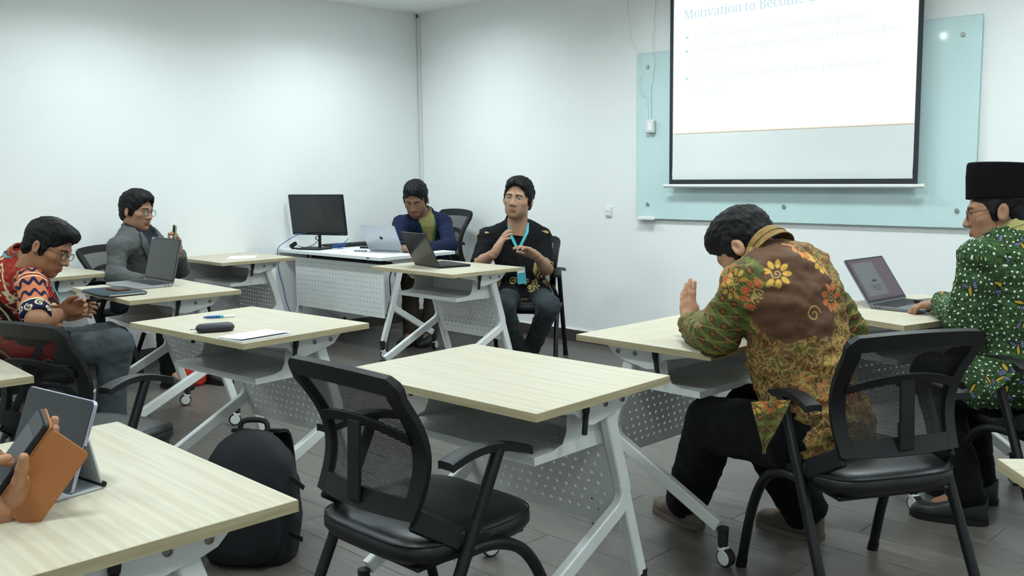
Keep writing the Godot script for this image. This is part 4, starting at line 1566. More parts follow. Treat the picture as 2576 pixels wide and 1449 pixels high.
# collects several fields into one mesh with vertex colours
class Hide:
	var v := PackedVector3Array()
	var n := PackedVector3Array()
	var c := PackedColorArray()
	var idx := PackedInt32Array()
	func add(pv: PackedVector3Array, pn: PackedVector3Array, quads: PackedInt32Array, col, xf := Transform3D()) -> void:
		var base := v.size()
		var nb := xf.basis.orthonormalized()
		for i in pv.size():
			v.append(xf * pv[i])
			n.append((nb * pn[i]))
			c.append(col[i] if col is PackedColorArray else col)
		for i in range(0, quads.size(), 4):
			var a := base + quads[i]
			var b := base + quads[i + 1]
			var e := base + quads[i + 2]
			var f := base + quads[i + 3]
			idx.append(a); idx.append(b); idx.append(e)
			idx.append(a); idx.append(e); idx.append(f)
	func add_mb(m: MB, xf := Transform3D()) -> void:
		var base := v.size()
		var nb := xf.basis.orthonormalized()
		for i in m.v.size():
			v.append(xf * m.v[i])
			n.append(nb * m.n[i])
			c.append(m.c[i])
			idx.append(base + i)
	func mesh() -> ArrayMesh:
		var a := []
		a.resize(Mesh.ARRAY_MAX)
		a[Mesh.ARRAY_VERTEX] = v
		a[Mesh.ARRAY_NORMAL] = n
		a[Mesh.ARRAY_COLOR] = c
		a[Mesh.ARRAY_INDEX] = idx
		var m := ArrayMesh.new()
		m.add_surface_from_arrays(Mesh.PRIMITIVE_TRIANGLES, a)
		return m

func field_mesh(f: Field) -> ArrayMesh:
	var s := Hide.new()
	s.add(f.v, f.n, f.q, Color.WHITE)
	return s.mesh()

# cloth with print: each face is laid out along the limb or trunk it covers
# limbs: [a, b, zero direction, surface, v0, u0]; u in metres round the limb, v in metres along it
func printed_mesh(f: Field, limbs: Array, mats: Array) -> ArrayMesh:
	var vs := []
	var ns := []
	var us := []
	for m in mats:
		vs.append(PackedVector3Array())
		ns.append(PackedVector3Array())
		us.append(PackedVector2Array())
	var k := limbs.size()
	var fr := []
	for l in limbs:
		var y: Vector3 = (l[1] - l[0]).normalized()
		var z: Vector3 = (l[2] - y * y.dot(l[2])).normalized()
		fr.append([y, z, y.cross(z), (l[1] - l[0]).length()])
	for i in range(0, f.q.size(), 4):
		var mid := (f.v[f.q[i]] + f.v[f.q[i + 1]] + f.v[f.q[i + 2]] + f.v[f.q[i + 3]]) * 0.25
		var best := 0
		var bd := 1e9
		for j in k:
			var l: Array = limbs[j]
			var y: Vector3 = fr[j][0]
			var w: Vector3 = mid - l[0]
			var t := clampf(w.dot(y), 0.0, fr[j][3])
			var dist := (w - y * t).length() / float(l[6])
			if dist < bd:
				bd = dist
				best = j
		var l: Array = limbs[best]
		var y: Vector3 = fr[best][0]
		var z: Vector3 = fr[best][1]
		var x: Vector3 = fr[best][2]
		var w: Vector3 = mid - l[0]
		var ang := atan2(w.dot(x), w.dot(z))
		var uvs := PackedVector2Array()
		for c in 4:
			var p: Vector3 = f.v[f.q[i + c]] - l[0]
			var a := atan2(p.dot(x), p.dot(z))
			if a - ang > PI:
				a -= TAU
			elif a - ang < -PI:
				a += TAU
			uvs.append(Vector2(float(l[5]) + a * float(l[7]), absf(float(l[4]) + p.dot(y) * float(l[8]))))
		var s: int = l[3]
		for c in [0, 1, 2, 0, 2, 3]:
			vs[s].append(f.v[f.q[i + c]])
			ns[s].append(f.n[f.q[i + c]])
			us[s].append(uvs[c])
	var m := ArrayMesh.new()
	for s in mats.size():
		if vs[s].size() == 0:
			continue
		var a := []
		a.resize(Mesh.ARRAY_MAX)
		a[Mesh.ARRAY_VERTEX] = vs[s]
		a[Mesh.ARRAY_NORMAL] = ns[s]
		a[Mesh.ARRAY_TEX_UV] = us[s]
		m.add_surface_from_arrays(Mesh.PRIMITIVE_TRIANGLES, a)
		m.surface_set_material(m.get_surface_count() - 1, mats[s])
	return m

# ---------------------------------------------------------------- the head, built once in its own axes (x to its left, y up, z forward)
var head_f: Field

func head_field() -> Field:
	if head_f:
		return head_f
	var f := Field.new(Vector3(-0.112, -0.225, -0.13), Vector3(0.112, 0.14, 0.135), 0.0036)
	f.ell(Vector3(0, 0.035, -0.014), Vector3(0.075, 0.084, 0.097), 0.02)
	f.ell(Vector3(0, -0.03, 0.028), Vector3(0.064, 0.085, 0.064), 0.035)
	f.ell(Vector3(0, -0.08, 0.034), Vector3(0.05, 0.038, 0.048), 0.03)
	f.ell(Vector3(0, -0.106, 0.062), Vector3(0.02, 0.014, 0.018), 0.024)
	f.cap(Vector3(0, -0.06, -0.025), Vector3(0, -0.215, -0.05), 0.055, 0.06, 0.03)
	for s in [-1.0, 1.0]:
		f.ell(Vector3(s * 0.044, -0.026, 0.054), Vector3(0.02, 0.017, 0.02), 0.022)
		f.cap(Vector3(s * 0.012, 0.019, 0.087), Vector3(s * 0.043, 0.017, 0.073), 0.0085, 0.007, 0.016)
	f.cap(Vector3(0, 0.012, 0.086), Vector3(0, -0.036, 0.106), 0.007, 0.0115, 0.012)
	for s in [-1.0, 1.0]:
		f.ell(Vector3(s * 0.0125, -0.04, 0.096), Vector3(0.009, 0.0078, 0.011), 0.009)
		f.ell(Vector3(s * 0.031, -0.002, 0.0925), Vector3(0.0165, 0.0105, 0.012), 0.012, Basis(), true)
		f.cap(Vector3(s * 0.018, 0.0035, 0.0815), Vector3(s * 0.032, 0.0062, 0.0835), 0.0052, 0.0056, 0.004)
		f.cap(Vector3(s * 0.032, 0.0062, 0.0835), Vector3(s * 0.046, 0.001, 0.0735), 0.0056, 0.0048, 0.004)
		f.cap(Vector3(s * 0.018, -0.0098, 0.0805), Vector3(s * 0.045, -0.0098, 0.0735), 0.0044, 0.0042, 0.006)
		f.ell(Vector3(s * 0.079, -0.012, -0.012), Vector3(0.0085, 0.031, 0.0195), 0.008, Basis(Vector3.UP, s * 0.35) * Basis(Vector3(1, 0, 0), -0.18))
		f.ell(Vector3(s * 0.09, -0.008, -0.008), Vector3(0.0075, 0.019, 0.011), 0.005, Basis(Vector3.UP, s * 0.35), true)
		f.cap(Vector3(s * 0.003, -0.0645, 0.0935), Vector3(s * 0.023, -0.0685, 0.083), 0.0052, 0.003, 0.006)
		f.cap(Vector3(s * 0.002, -0.0765, 0.0925), Vector3(s * 0.019, -0.0735, 0.0835), 0.0062, 0.0034, 0.006)
	f.ell(Vector3(0, -0.0905, 0.094), Vector3(0.02, 0.006, 0.012), 0.01, Basis(), true)
	f.finish()
	head_f = f
	return f

func head_colors(skin: Color, beard: float, brow: Color) -> PackedColorArray:
	var f := head_field()
	var lip := skin.lerp(c8(150, 84, 76).srgb_to_linear(), 0.55)
	var out := PackedColorArray()
	for p in f.v:
		var c := skin
		var ax := absf(p.x)
		if p.z > 0.07:
			var lipd := absf(p.y + 0.0705 + 0.02 * ax)
			if lipd < 0.0115 - ax * 0.28 and ax < 0.026 and p.z > 0.078:
				c = lip
			if lipd < 0.0022 and ax < 0.022:
				c = lip * 0.55
			if p.y > 0.0115 and p.y < 0.0265 - ax * 0.12 and ax > 0.011 and ax < 0.049:
				c = c.lerp(brow, 0.85)
		if beard > 0.0 and p.z > 0.02:
			if (p.y < -0.088 and p.y > -0.125) or (p.y < -0.048 and p.y > -0.062 and ax < 0.03 and p.z > 0.08) or (p.y < -0.06 and ax > 0.036):
				c = c.lerp(brow, beard)
		out.append(c)
	return out

func eyes_into(s: Hide, xf: Transform3D, look := 0.0, down := 0.0) -> void:
	for e in [-1.0, 1.0]:
		var m := MB.new()
		m.tint = Color(0.42, 0.39, 0.36)
		m.ball(Vector3(e * 0.0315, -0.003, 0.0715), Vector3(0.0122, 0.0122, 0.0122), 14, 10)
		m.tint = Color(0.018, 0.012, 0.01)
		m.ball(Vector3(e * 0.0315 + look, -0.003 - down, 0.0778), Vector3(0.0062, 0.0062, 0.0066), 12, 8)
		s.add_mb(m, xf)

# ---------------------------------------------------------------- hands in their own axes
# y from the wrist to the fingertips, z out of the back of the hand, x towards the thumb when flip is 1
func hand_field(curl: Array, thumb: Vector3, spread: float, flip: float, forearm: float, fr: float, tcurl := 0.3) -> Field:
	var f := Field.new(Vector3(-0.085, -forearm - 0.02, -0.11), Vector3(0.105, 0.2, 0.055), 0.0035)
	if flip < 0.0:
		f.o.x = -0.105
	# palm
	f.ell(Vector3(0, 0.045, 0), Vector3(0.041, 0.052, 0.0145), 0.012)
	f.cap(Vector3(0.018 * flip, 0.02, -0.006), Vector3(0.03 * flip, 0.06, -0.004), 0.017, 0.013, 0.015)
	f.cap(Vector3(-0.022 * flip, 0.015, -0.004), Vector3(-0.027 * flip, 0.07, -0.002), 0.015, 0.012, 0.014)
	f.cap(Vector3(0, -0.02, 0), Vector3(0, 0.03, 0), 0.025, 0.026, 0.016)
	if forearm > 0.03:
		f.cap(Vector3(0, -forearm, 0), Vector3(0, -0.01, 0), fr, 0.0265, 0.02)
	# fingers
	var base := [0.029, 0.0095, -0.0105, -0.0285]
	var length := [0.072, 0.08, 0.074, 0.058]
	var rad := [0.0092, 0.0096, 0.0091, 0.0081]
	for i in 4:
		var p := Vector3(float(base[i]) * flip, 0.084 - absf(i - 1.2) * 0.0045, 0.0)
		var side := Vector3(1, 0, 0)
		var ang := 0.0
		var fan := float(base[i]) * spread * 12.0 * flip
		var r: float = rad[i]
		for j in 3:
			var seg: float = float(length[i]) * [0.45, 0.31, 0.24][j]
			var cc: float = curl[i]
			ang += cc * [0.75, 1.0, 0.7][j]
			var dir := Vector3(sin(fan) * cos(ang), cos(fan) * cos(ang), -sin(ang)).normalized()
			var e := p + dir * seg
			f.cap(p, e, r, r * 0.93, 0.005 if j > 0 else 0.009)
			p = e
			r *= 0.93
	# thumb leaves the side of the palm near the wrist
	var tp := Vector3(0.026 * flip, 0.018, -0.008)
	var td := Vector3(thumb.x * flip, thumb.y, thumb.z).normalized()
	var t1 := tp + td * 0.04
	f.cap(tp, t1, 0.0155, 0.0118, 0.014)
	var td2 := (td + Vector3(-0.5 * flip * tcurl, 0.9 * tcurl, -0.35 * tcurl)).normalized()
	var t2 := t1 + td2 * 0.032
	f.cap(t1, t2, 0.0115, 0.0102, 0.006)
	var td3 := (td2 + Vector3(-0.4 * flip * tcurl, 0.6 * tcurl, -0.3 * tcurl)).normalized()
	f.cap(t2, t2 + td3 * 0.024, 0.0102, 0.0086, 0.005)
	f.finish()
	return f

# a frame for a hand: from wrist towards 'dir', back of the hand towards 'back'
func hand_xf(wrist: Vector3, dir: Vector3, back: Vector3) -> Transform3D:
	var y := dir.normalized()
	var z := (back - y * y.dot(back)).normalized()
	return Transform3D(Basis(y.cross(z), y, z), wrist)

func head_xf(at: Vector3, fwd: Vector3, up: Vector3, s: float, wide := 1.0) -> Transform3D:
	var z := fwd.normalized()
	var y := (up - z * z.dot(up)).normalized()
	return Transform3D(Basis(y.cross(z) * s * wide, y * s, z * s), at)

# hair cap: a swollen cranium with the face carved away; style sets bulk and hairline
func hair_mesh(st: Dictionary) -> ArrayMesh:
	var f := Field.new(Vector3(-0.125, -0.11, -0.15), Vector3(0.125, 0.17, 0.14), 0.0042)
	var g: float = st.get("bulk", 0.012)
	f.ell(Vector3(0, 0.037, -0.016), Vector3(0.076 + g, 0.085 + g, 0.098 + g), 0.01)
	if not st.get("flat", false):
		f.ell(Vector3(0, 0.075 + float(st.get("lift", 0.0)), 0.015), Vector3(0.062 + g * 0.6, 0.042 + g, 0.075 + g), 0.03)
	# nape and sides
	f.ell(Vector3(0, -0.035, -0.062), Vector3(0.06 + g * 0.4, 0.045, 0.04 + g * 0.6), 0.03)
	for s in [-1.0, 1.0]:
		f.ell(Vector3(s * 0.07, -0.004, 0.012), Vector3(0.012 + g * 0.3, 0.036, 0.016), 0.02)
	if st.has("quiff"):
		var qv: Vector3 = st.quiff
		f.ell(qv, Vector3(0.055, 0.026, 0.035), 0.03)
	var line: float = st.get("line", 0.052)
	# face, ears, neck and the space below are carved out
	f.ell(Vector3(0, line - 0.115, 0.125), Vector3(0.075, 0.11, 0.105), 0.012, Basis(), true)
	f.ell(Vector3(0, line - 0.13, 0.09), Vector3(0.064, 0.125, 0.1), 0.01, Basis(), true)
	for s in [-1.0, 1.0]:
		f.ell(Vector3(s * 0.09, -0.03, -0.006), Vector3(0.02, 0.04, 0.024), 0.008, Basis(), true)
	f.ell(Vector3(0, -0.16, 0.03), Vector3(0.12, 0.1, 0.085), 0.015, Basis(), true)
	f.trim(Vector3(0, float(st.get("nape", -0.072)), -0.06), Vector3(0, -1, 0.25).normalized(), 0.2)
	var nz := FastNoiseLite.new()
	nz.seed = st.get("seed", 4)
	nz.frequency = 42.0
	nz.fractal_octaves = 3
	f.finish(nz, st.get("rough", 0.006), Vector3(1.7, 0.7, 0.55))
	return field_mesh(f)

# ---------------------------------------------------------------- printed cloth
class Ink:
	var im: Image
	var w: int
	var h: int
	func _init(ww: int, hh: int, col: Color) -> void:
		w = ww
		h = hh
		im = Image.create(w, h, false, Image.FORMAT_RGB8)
		im.fill(col)
	func dot(x: float, y: float, r: float, col: Color, sq := 1.0, ang := 0.0) -> void:
		# an ellipse r by r*sq, wrapping round the edges
		var ca := cos(ang)
		var sa := sin(ang)
		var k := int(ceil(maxf(r, r * sq)))
		for j in range(-k, k + 1):
			for i in range(-k, k + 1):
				var u := (i * ca + j * sa) / r
				var v := (-i * sa + j * ca) / (r * sq)
				if u * u + v * v <= 1.0:
					im.set_pixel(posmod(int(x) + i, w), posmod(int(y) + j, h), col)
	func line(a: Vector2, b: Vector2, t: float, col: Color) -> void:
		var n := int(a.distance_to(b) / maxf(t * 0.5, 0.7)) + 1
		for i in n + 1:
			var p := a.lerp(b, float(i) / n)
			dot(p.x, p.y, t, col)
	func path(p: Array, t: float, col: Color) -> void:
		for i in p.size() - 1:
			line(p[i], p[i + 1], t, col)
	func spiral(c: Vector2, r: float, turns: float, a0: float, t: float, col: Color) -> void:
		var pts := []
		for i in 28:
			var k := i / 27.0
			pts.append(c + Vector2(cos(a0 + TAU * turns * k), sin(a0 + TAU * turns * k)) * r * (1.0 - 0.85 * k))
		path(pts, t, col)
	func flower(c: Vector2, r: float, petals: int, a0: float, arc: float, col: Color, edge: Color) -> void:
		for i in petals:
			var a := a0 + arc * i / maxf(petals - 1, 1)
			var p := c + Vector2(cos(a), sin(a)) * r * 0.72
			dot(p.x, p.y, r * 0.34, edge, 0.62, a)
			dot(p.x, p.y, r * 0.29, col, 0.52, a)
			dot(p.x, p.y, r * 0.12, edge.lerp(col, 0.4), 0.4, a)
		spiral(c, r * 0.36, 1.3, a0 + arc, maxf(r * 0.035, 1.0), edge)
	func fill_poly(p: PackedVector2Array, col: Color) -> void:
		var lo := Vector2(1e9, 1e9)
		var hi := -lo
		for q in p:
			lo = lo.min(q)
			hi = hi.max(q)
		for y in range(int(lo.y), int(hi.y) + 1):
			for x in range(int(lo.x), int(hi.x) + 1):
				if Geometry2D.is_point_in_polygon(Vector2(x, y), p):
					im.set_pixel(posmod(x, w), posmod(y, h), col)
	func tex() -> ImageTexture:
		return ImageTexture.create_from_image(im)

# fine batik ground: curling hairlines over a mottled dye
func batik_ground(w: int, h: int, sd: int, ground: Array, hair: Color, freq := 0.03, width := 0.07) -> Ink:
	var a := FastNoiseLite.new()
	a.seed = sd
	a.frequency = freq
	a.fractal_octaves = 1
	a.domain_warp_enabled = true
	a.domain_warp_amplitude = 22.0
	a.domain_warp_frequency = 0.03
	var b := FastNoiseLite.new()
	b.seed = sd + 5
	b.frequency = 0.012
	b.fractal_octaves = 2
	var da := a.get_image(w, h, false, false, false).get_data()
	var db := b.get_image(w, h, false, false, false).get_data()
	var k := ground.size()
	var out := PackedByteArray()
	out.resize(w * h * 3)
	for i in w * h:
		var n := absf(float(da[i]) - 128.0) / 128.0
		var c: Color = ground[clampi(int((float(db[i]) / 255.0 - 0.2) / 0.6 * k), 0, k - 1)]
		var m := absf(n - 0.2)
		if n < width or m < width * 0.55:
			c = hair
		out[i * 3] = int(c.r * 255)
		out[i * 3 + 1] = int(c.g * 255)
		out[i * 3 + 2] = int(c.b * 255)
	var ink := Ink.new(2, 2, Color.BLACK)
	ink.w = w
	ink.h = h
	ink.im = Image.create_from_data(w, h, false, Image.FORMAT_RGB8, out)
	return ink

func cloth_mat(key: String, tex: Texture2D, su: float, sv: float, rough := 0.85) -> StandardMaterial3D:
	var m := mat(key, Color.WHITE, rough, 0, 0.25)
	m.albedo_texture = tex
	m.uv1_scale = Vector3(su, sv, 1)
	m.uv1_offset = Vector3(0.5, 0, 0)
	return m

func textures() -> void:
	# --- brown and gold batik, trunk: 1.07 m round (u = 0 down the spine), 0.72 m from hem to neck
	var gold := c8(166, 136, 78)
	var k := batik_ground(768, 512, 31, [c8(84, 64, 40), c8(98, 74, 44), c8(112, 86, 50), c8(92, 86, 46), c8(112, 68, 44), c8(92, 70, 42)], gold, 0.045, 0.085)
	var hue := [c8(158, 90, 56), c8(120, 122, 60), c8(176, 138, 66), c8(108, 54, 52), c8(140, 106, 54)]
	var rng := RandomNumberGenerator.new()
	rng.seed = 12
	for i in 26:
		var c := Vector2(rng.randf() * 768, rng.randf() * 250)
		k.flower(c, rng.randf_range(14, 30), rng.randi_range(5, 8), rng.randf() * TAU, rng.randf_range(3.5, 6.0), hue[i % 5], gold)
	for i in 40:
		k.spiral(Vector2(rng.randf() * 768, rng.randf() * 330), rng.randf_range(8, 18), 1.6, rng.randf() * TAU, 1.2, gold)
	# plain dark field between the shoulder blades
	var plain := PackedVector2Array()
	for p in [[-0.29, 0.6], [-0.22, 0.72], [-0.01, 0.74], [0.03, 0.66], [0.02, 0.56], [0.05, 0.5], [0.02, 0.42], [-0.02, 0.345], [-0.1, 0.365], [-0.18, 0.36], [-0.24, 0.42], [-0.28, 0.5]]:
		plain.append(Vector2((p[0] / 1.07 + 0.5) * 768, p[1] / 0.735 * 512))
	var dark := c8(88, 62, 46)
	k.fill_poly(plain, dark)
	var tp := func(u: float, v: float) -> Vector2: return Vector2((u / 1.07 + 0.5) * 768, v / 0.735 * 512)
	k.flower(tp.call(-0.155, 0.58), 31, 8, -2.4, 5.0, c8(206, 156, 62), gold)
	k.spiral(tp.call(-0.2, 0.52), 30, 0.5, 0.4, 1.6, gold)
	k.flower(tp.call(-0.265, 0.615), 26, 6, 0.5, 3.0, c8(152, 58, 44), gold)
	k.flower(tp.call(-0.01, 0.645), 34, 5, 2.6, 2.6, c8(204, 112, 56), gold)
	k.flower(tp.call(0.035, 0.585), 32, 5, 2.2, 2.6, c8(206, 156, 62), gold)
	k.flower(tp.call(0.02, 0.465), 32, 8, 1.2, 5.2, c8(196, 88, 48), gold)
	k.spiral(tp.call(-0.08, 0.43), 20, 1.4, 0.0, 1.6, gold)
	k.flower(tp.call(0.02, 0.18), 34, 7, 0.0, 5.6, c8(128, 56, 58), gold)
	k.flower(tp.call(0.11, 0.26), 30, 7, 0.0, 5.6, c8(136, 142, 58), gold)
	cloth_mat("brown_batik", k.tex(), 1.0 / 1.07, 1.0 / 0.735, 0.6)
	# --- its sleeves: green chequer with brown rosettes
	k = Ink.new(256, 384, c8(88, 96, 50))
	for j in 14:
		for i in 8:
			var c := Vector2(i * 32 + (16 if j % 2 else 0), j * 28)
			k.dot(c.x + 16, c.y + 14, 12, c8(72, 82, 44), 0.8, 0.5)
			k.dot(c.x, c.y + 14, 9.5, c8(88, 56, 34), 0.95)
			k.dot(c.x, c.y + 14, 4, c8(120, 84, 48))
	for j in range(-10, 20):
		k.line(Vector2(0, j * 32), Vector2(255, j * 32 + 96), 0.8, c8(150, 132, 72))
		k.line(Vector2(255, j * 32), Vector2(0, j * 32 + 96), 0.8, c8(150, 132, 72))
	for i in 10:
		k.spiral(Vector2(rng.randf() * 256, 180 + rng.randf() * 200), 18, 1.5, rng.randf() * 6, 1.4, gold)
	for i in 8:
		k.flower(Vector2(i * 36 + 10, 350 + 12 * (i % 2)), 24, 6, rng.randf() * 6, 4, c8(190, 100, 56), gold)
	for i in 6:
		k.flower(Vector2(i * 44, 10), 26, 6, rng.randf() * 6, 4, [c8(176, 76, 48), c8(196, 146, 64)][i % 2], gold)
	cloth_mat("brown_batik_sleeve", k.tex(), 1.0 / 0.36, 1.0 / 0.54, 0.6)
	# --- green batik with white buds, a repeat of half a metre
	k = batik_ground(512, 512, 77, [c8(34, 48, 30), c8(42, 62, 36), c8(38, 54, 33), c8(52, 76, 44)], c8(62, 90, 50), 0.05, 0.12)
	for j in 22:
		for i in 22:
			var x := i * 23.3 + rng.randf_range(-6, 6) + (11 if j % 2 else 0)
			var y := j * 23.3 + rng.randf_range(-6, 6)
			k.dot(x, y, rng.randf_range(3.2, 4.7), c8(206, 214, 206), 0.82, rng.randf() * 3)
	for i in 14:
		var x := rng.randf() * 512
		var y := rng.randf() * 512
		var a := rng.randf() * TAU
		k.dot(x, y, 24, c8(30, 40, 26), 0.45, a)
		k.dot(x, y, 20, c8(176, 142, 48), 0.27, a)
		for s in 2:
			var q := Vector2(x, y) + Vector2(cos(a + 2.4 + s * 1.4), sin(a + 2.4 + s * 1.4)) * 26
			k.dot(q.x, q.y, 17, c8(42, 46, 66), 0.5, a + s)
			for t in 4:
				k.dot(q.x + (t - 1.5) * 6.0 * cos(a + s), q.y + (t - 1.5) * 6.0 * sin(a + s), 5.5, c8(160, 168, 184), 0.22, a + s + 1.57)
	cloth_mat("green_batik", k.tex(), 1.0 / 0.5, 1.0 / 0.5, 0.8)
	# --- red batik with triangles, and its zigzag sleeves
	k = batik_ground(512, 384, 91, [c8(150, 40, 32), c8(162, 48, 38), c8(140, 36, 30), c8(158, 58, 44)], c8(128, 32, 28), 0.03, 0.06)
	for i in 60:
		var c := Vector2(rng.randf() * 512, rng.randf() * 384)
		var a := rng.randf() * TAU
		var r := rng.randf_range(12, 24)
		var tri := PackedVector2Array()
		for s in 3:
			tri.append(c + Vector2(cos(a + s * 2.09), sin(a + s * 2.09) * 0.8) * r)
		if i % 2 == 0:
			k.fill_poly(tri, c8(214, 196, 160))
		else:
			k.fill_poly(tri, c8(86, 46, 38))
			for s in 3:
				k.line(tri[s], tri[(s + 1) % 3], 1.2, c8(206, 186, 150))
	for s in 3:
		var pts := []
		for i in 40:
			pts.append(Vector2(i * 13.2, 60 + s * 120 + 40 * sin(i * 0.5 + s)))
		if s == 1:
			k.path(pts, 22, c8(44, 30, 26))
		k.path(pts, 4, c8(216, 196, 158))
	cloth_mat("red_batik", k.tex(), 1.0 / 0.8, 1.0 / 0.6, 0.8)
	k = Ink.new(256, 192, c8(196, 116, 78))
	for i in 70:
		k.line(Vector2(rng.randf() * 256, rng.randf() * 192), Vector2(rng.randf() * 256, rng.randf() * 192).lerp(Vector2(128, 96), 0.9), 0.8, c8(166, 92, 62)) if i < 0 else k.dot(rng.randf() * 256, rng.randf() * 192, 9, c8(184, 104, 68), 0.12, 0.1)
	for s in [26, 84]:
		var pts := []
		for i in 17:
			pts.append(Vector2(i * 16, s + (22 if i % 2 else -8)))
		k.path(pts, 5, c8(34, 34, 62))
	for y in range(124, 192):
		for x in 256:
			k.im.set_pixel(x, y, c8(34, 34, 62))
	k.path([Vector2(0, 124), Vector2(128, 128), Vector2(255, 124)], 4, c8(220, 206, 170))
	for i in 9:
		k.spiral(Vector2(i * 30, 150 + 12 * (i % 2)), 15, 1.2, i, 2.6, c8(220, 206, 170))
	for y in range(0, 8):
		for x in 256:
			k.im.set_pixel(x, y, c8(158, 46, 36))
	k.line(Vector2(0, 8), Vector2(255, 8), 3, c8(220, 200, 160))
	cloth_mat("red_batik_sleeve", k.tex(), 1.0 / 0.4, 1.0 / 0.25, 0.8)
	# --- black shirt with gold print along the hem and the cuffs
	var straw := c8(176, 156, 104)
	k = Ink.new(768, 512, c8(21, 21, 23))
	for i in 52:
		var c := Vector2(rng.randf() * 768, pow(rng.randf(), 1.4) * 150)
		k.spiral(c, rng.randf_range(10, 20), 1.3, rng.randf() * TAU, 2.6, straw)
		k.dot(c.x + 14, c.y + 8, 12, straw, 0.4, rng.randf() * 3)
		k.dot(c.x + 14, c.y + 8, 8, c8(84, 70, 42), 0.3, rng.randf() * 3)
	for i in 14:
		k.flower(Vector2(rng.randf() * 768, rng.randf() * 60), 26, 7, rng.randf() * 6, 5.5, c8(96, 82, 52), straw)
	cloth_mat("black_shirt", k.tex(), 1.0 / 1.07, 1.0 / 0.72, 0.8)
	k = Ink.new(256, 192, c8(21, 21, 23))
	for i in 16:
		var c := Vector2(rng.randf() * 256, 130 + rng.randf() * 60)
		k.spiral(c, rng.randf_range(10, 18), 1.2, rng.randf() * TAU, 2.4, straw)
		k.dot(c.x + 10, c.y, 10, straw, 0.4, rng.randf() * 3)
	cloth_mat("black_shirt_sleeve", k.tex(), 1.0 / 0.42, 1.0 / 0.3, 0.8)
	# woven cloths
	var tw := noise_tex(0.2, 61, [[0.0, Color(0.86, 0.86, 0.86)], [1.0, Color(1, 1, 1)]], 256, 3)
	for s in [["grey_wool", c8(92, 94, 94)], ["navy_wool", c8(29, 37, 66)], ["charcoal_shirt", c8(52, 56, 64)], ["straw_shirt", c8(172, 162, 108)], ["grey_trousers", c8(76, 82, 86)], ["black_trousers", c8(17, 18, 19)], ["slate_jeans", c8(58, 64, 68)], ["brown_trousers", c8(64, 56, 50)], ["plain_shirt", c8(120, 124, 130)]]:
		var m := mat(s[0], s[1], 0.9, 0, 0.25)
		triplanar(m, Vector3(4, 4, 4), tw)
		m.rim_enabled = true
		m.rim = 0.15
	mat("hair_black", c8(19, 18, 19), 0.58, 0, 0.3)
	mat("velvet_black", c8(14, 14, 16), 0.9, 0, 0.2)
	mat("shoe_taupe", c8(96, 84, 74), 0.8)
	mat("shoe_black", c8(30, 31, 34), 0.5)
	mat("glasses_dark", c8(36, 32, 30), 0.35)
	var gl := mat("lens", Color(0.9, 0.95, 0.95, 0.12), 0.03)
	gl.transparency = BaseMaterial3D.TRANSPARENCY_ALPHA

# ---------------------------------------------------------------- people
func skin_mat() -> StandardMaterial3D:
	if M.has("skin"):
		return M.skin
	var m := mat("skin", Color.WHITE, 0.52, 0, 0.4)
	m.vertex_color_use_as_albedo = true
	return m

func bounds(J: Dictionary, keys: Array, m: float) -> Array:
	var lo := Vector3(1e9, 1e9, 1e9)
	var hi := -lo
	for k in keys:
		lo = lo.min(J[k])
		hi = hi.max(J[k])
	return [lo - Vector3.ONE * m, hi + Vector3.ONE * m]

func trunk(f: Field, J: Dictionary, g: float, st: Dictionary) -> void:
	var B: Basis = J.B
	var p: Vector3 = J.pelvis
	var n: Vector3 = J.neck
	var wide: float = st.get("wide", 1.0)
	var belly: float = st.get("belly", 0.0)
	var hump: float = st.get("hump", 0.0)
	f.ell(p + B.y * 0.02, Vector3(0.155 * wide + g, 0.115 + g, 0.118 + g), 0.05, B)
	f.ell(p.lerp(n, 0.36) + B.z * (0.012 + belly * 0.5 - hump * 0.5), Vector3(0.142 * wide + g, 0.16 + g, 0.105 + belly + g), 0.07, B)
	f.ell(p.lerp(n, 0.7) + B.z * (0.008 - hump), Vector3(0.165 * wide + g, 0.165 + g, 0.104 + g), 0.07, B)
	var l: Vector3 = J.shL
	var r: Vector3 = J.shR
	f.cap(l, r, 0.04 + g * 0.7, 0.04 + g * 0.7, 0.07)
	f.cap(n - B.y * 0.025, l.lerp(r, 0.14), 0.045 + g * 0.4, 0.036 + g * 0.7, 0.05)
	f.cap(n - B.y * 0.025, r.lerp(l, 0.14), 0.045 + g * 0.4, 0.036 + g * 0.7, 0.05)

func arm(f: Field, J: Dictionary, s: String, g: float, fore: bool, thick := 1.0) -> void:
	f.cap(J["sh" + s].lerp(J.neck, 0.06) - J.B.y * 0.008, J["el" + s], 0.04 * thick + g, 0.042 * thick + g, 0.03)
	if fore:
		f.cap(J["el" + s], J["wr" + s], 0.043 * thick + g, 0.029 * thick + g, 0.02)

func leg(f: Field, J: Dictionary, s: String, g: float) -> void:
	f.cap(J["hip" + s], J["kn" + s], 0.082 + g, 0.058 + g, 0.05)
	f.cap(J["kn" + s], J["an" + s], 0.057 + g, 0.04 + g * 1.3, 0.03)

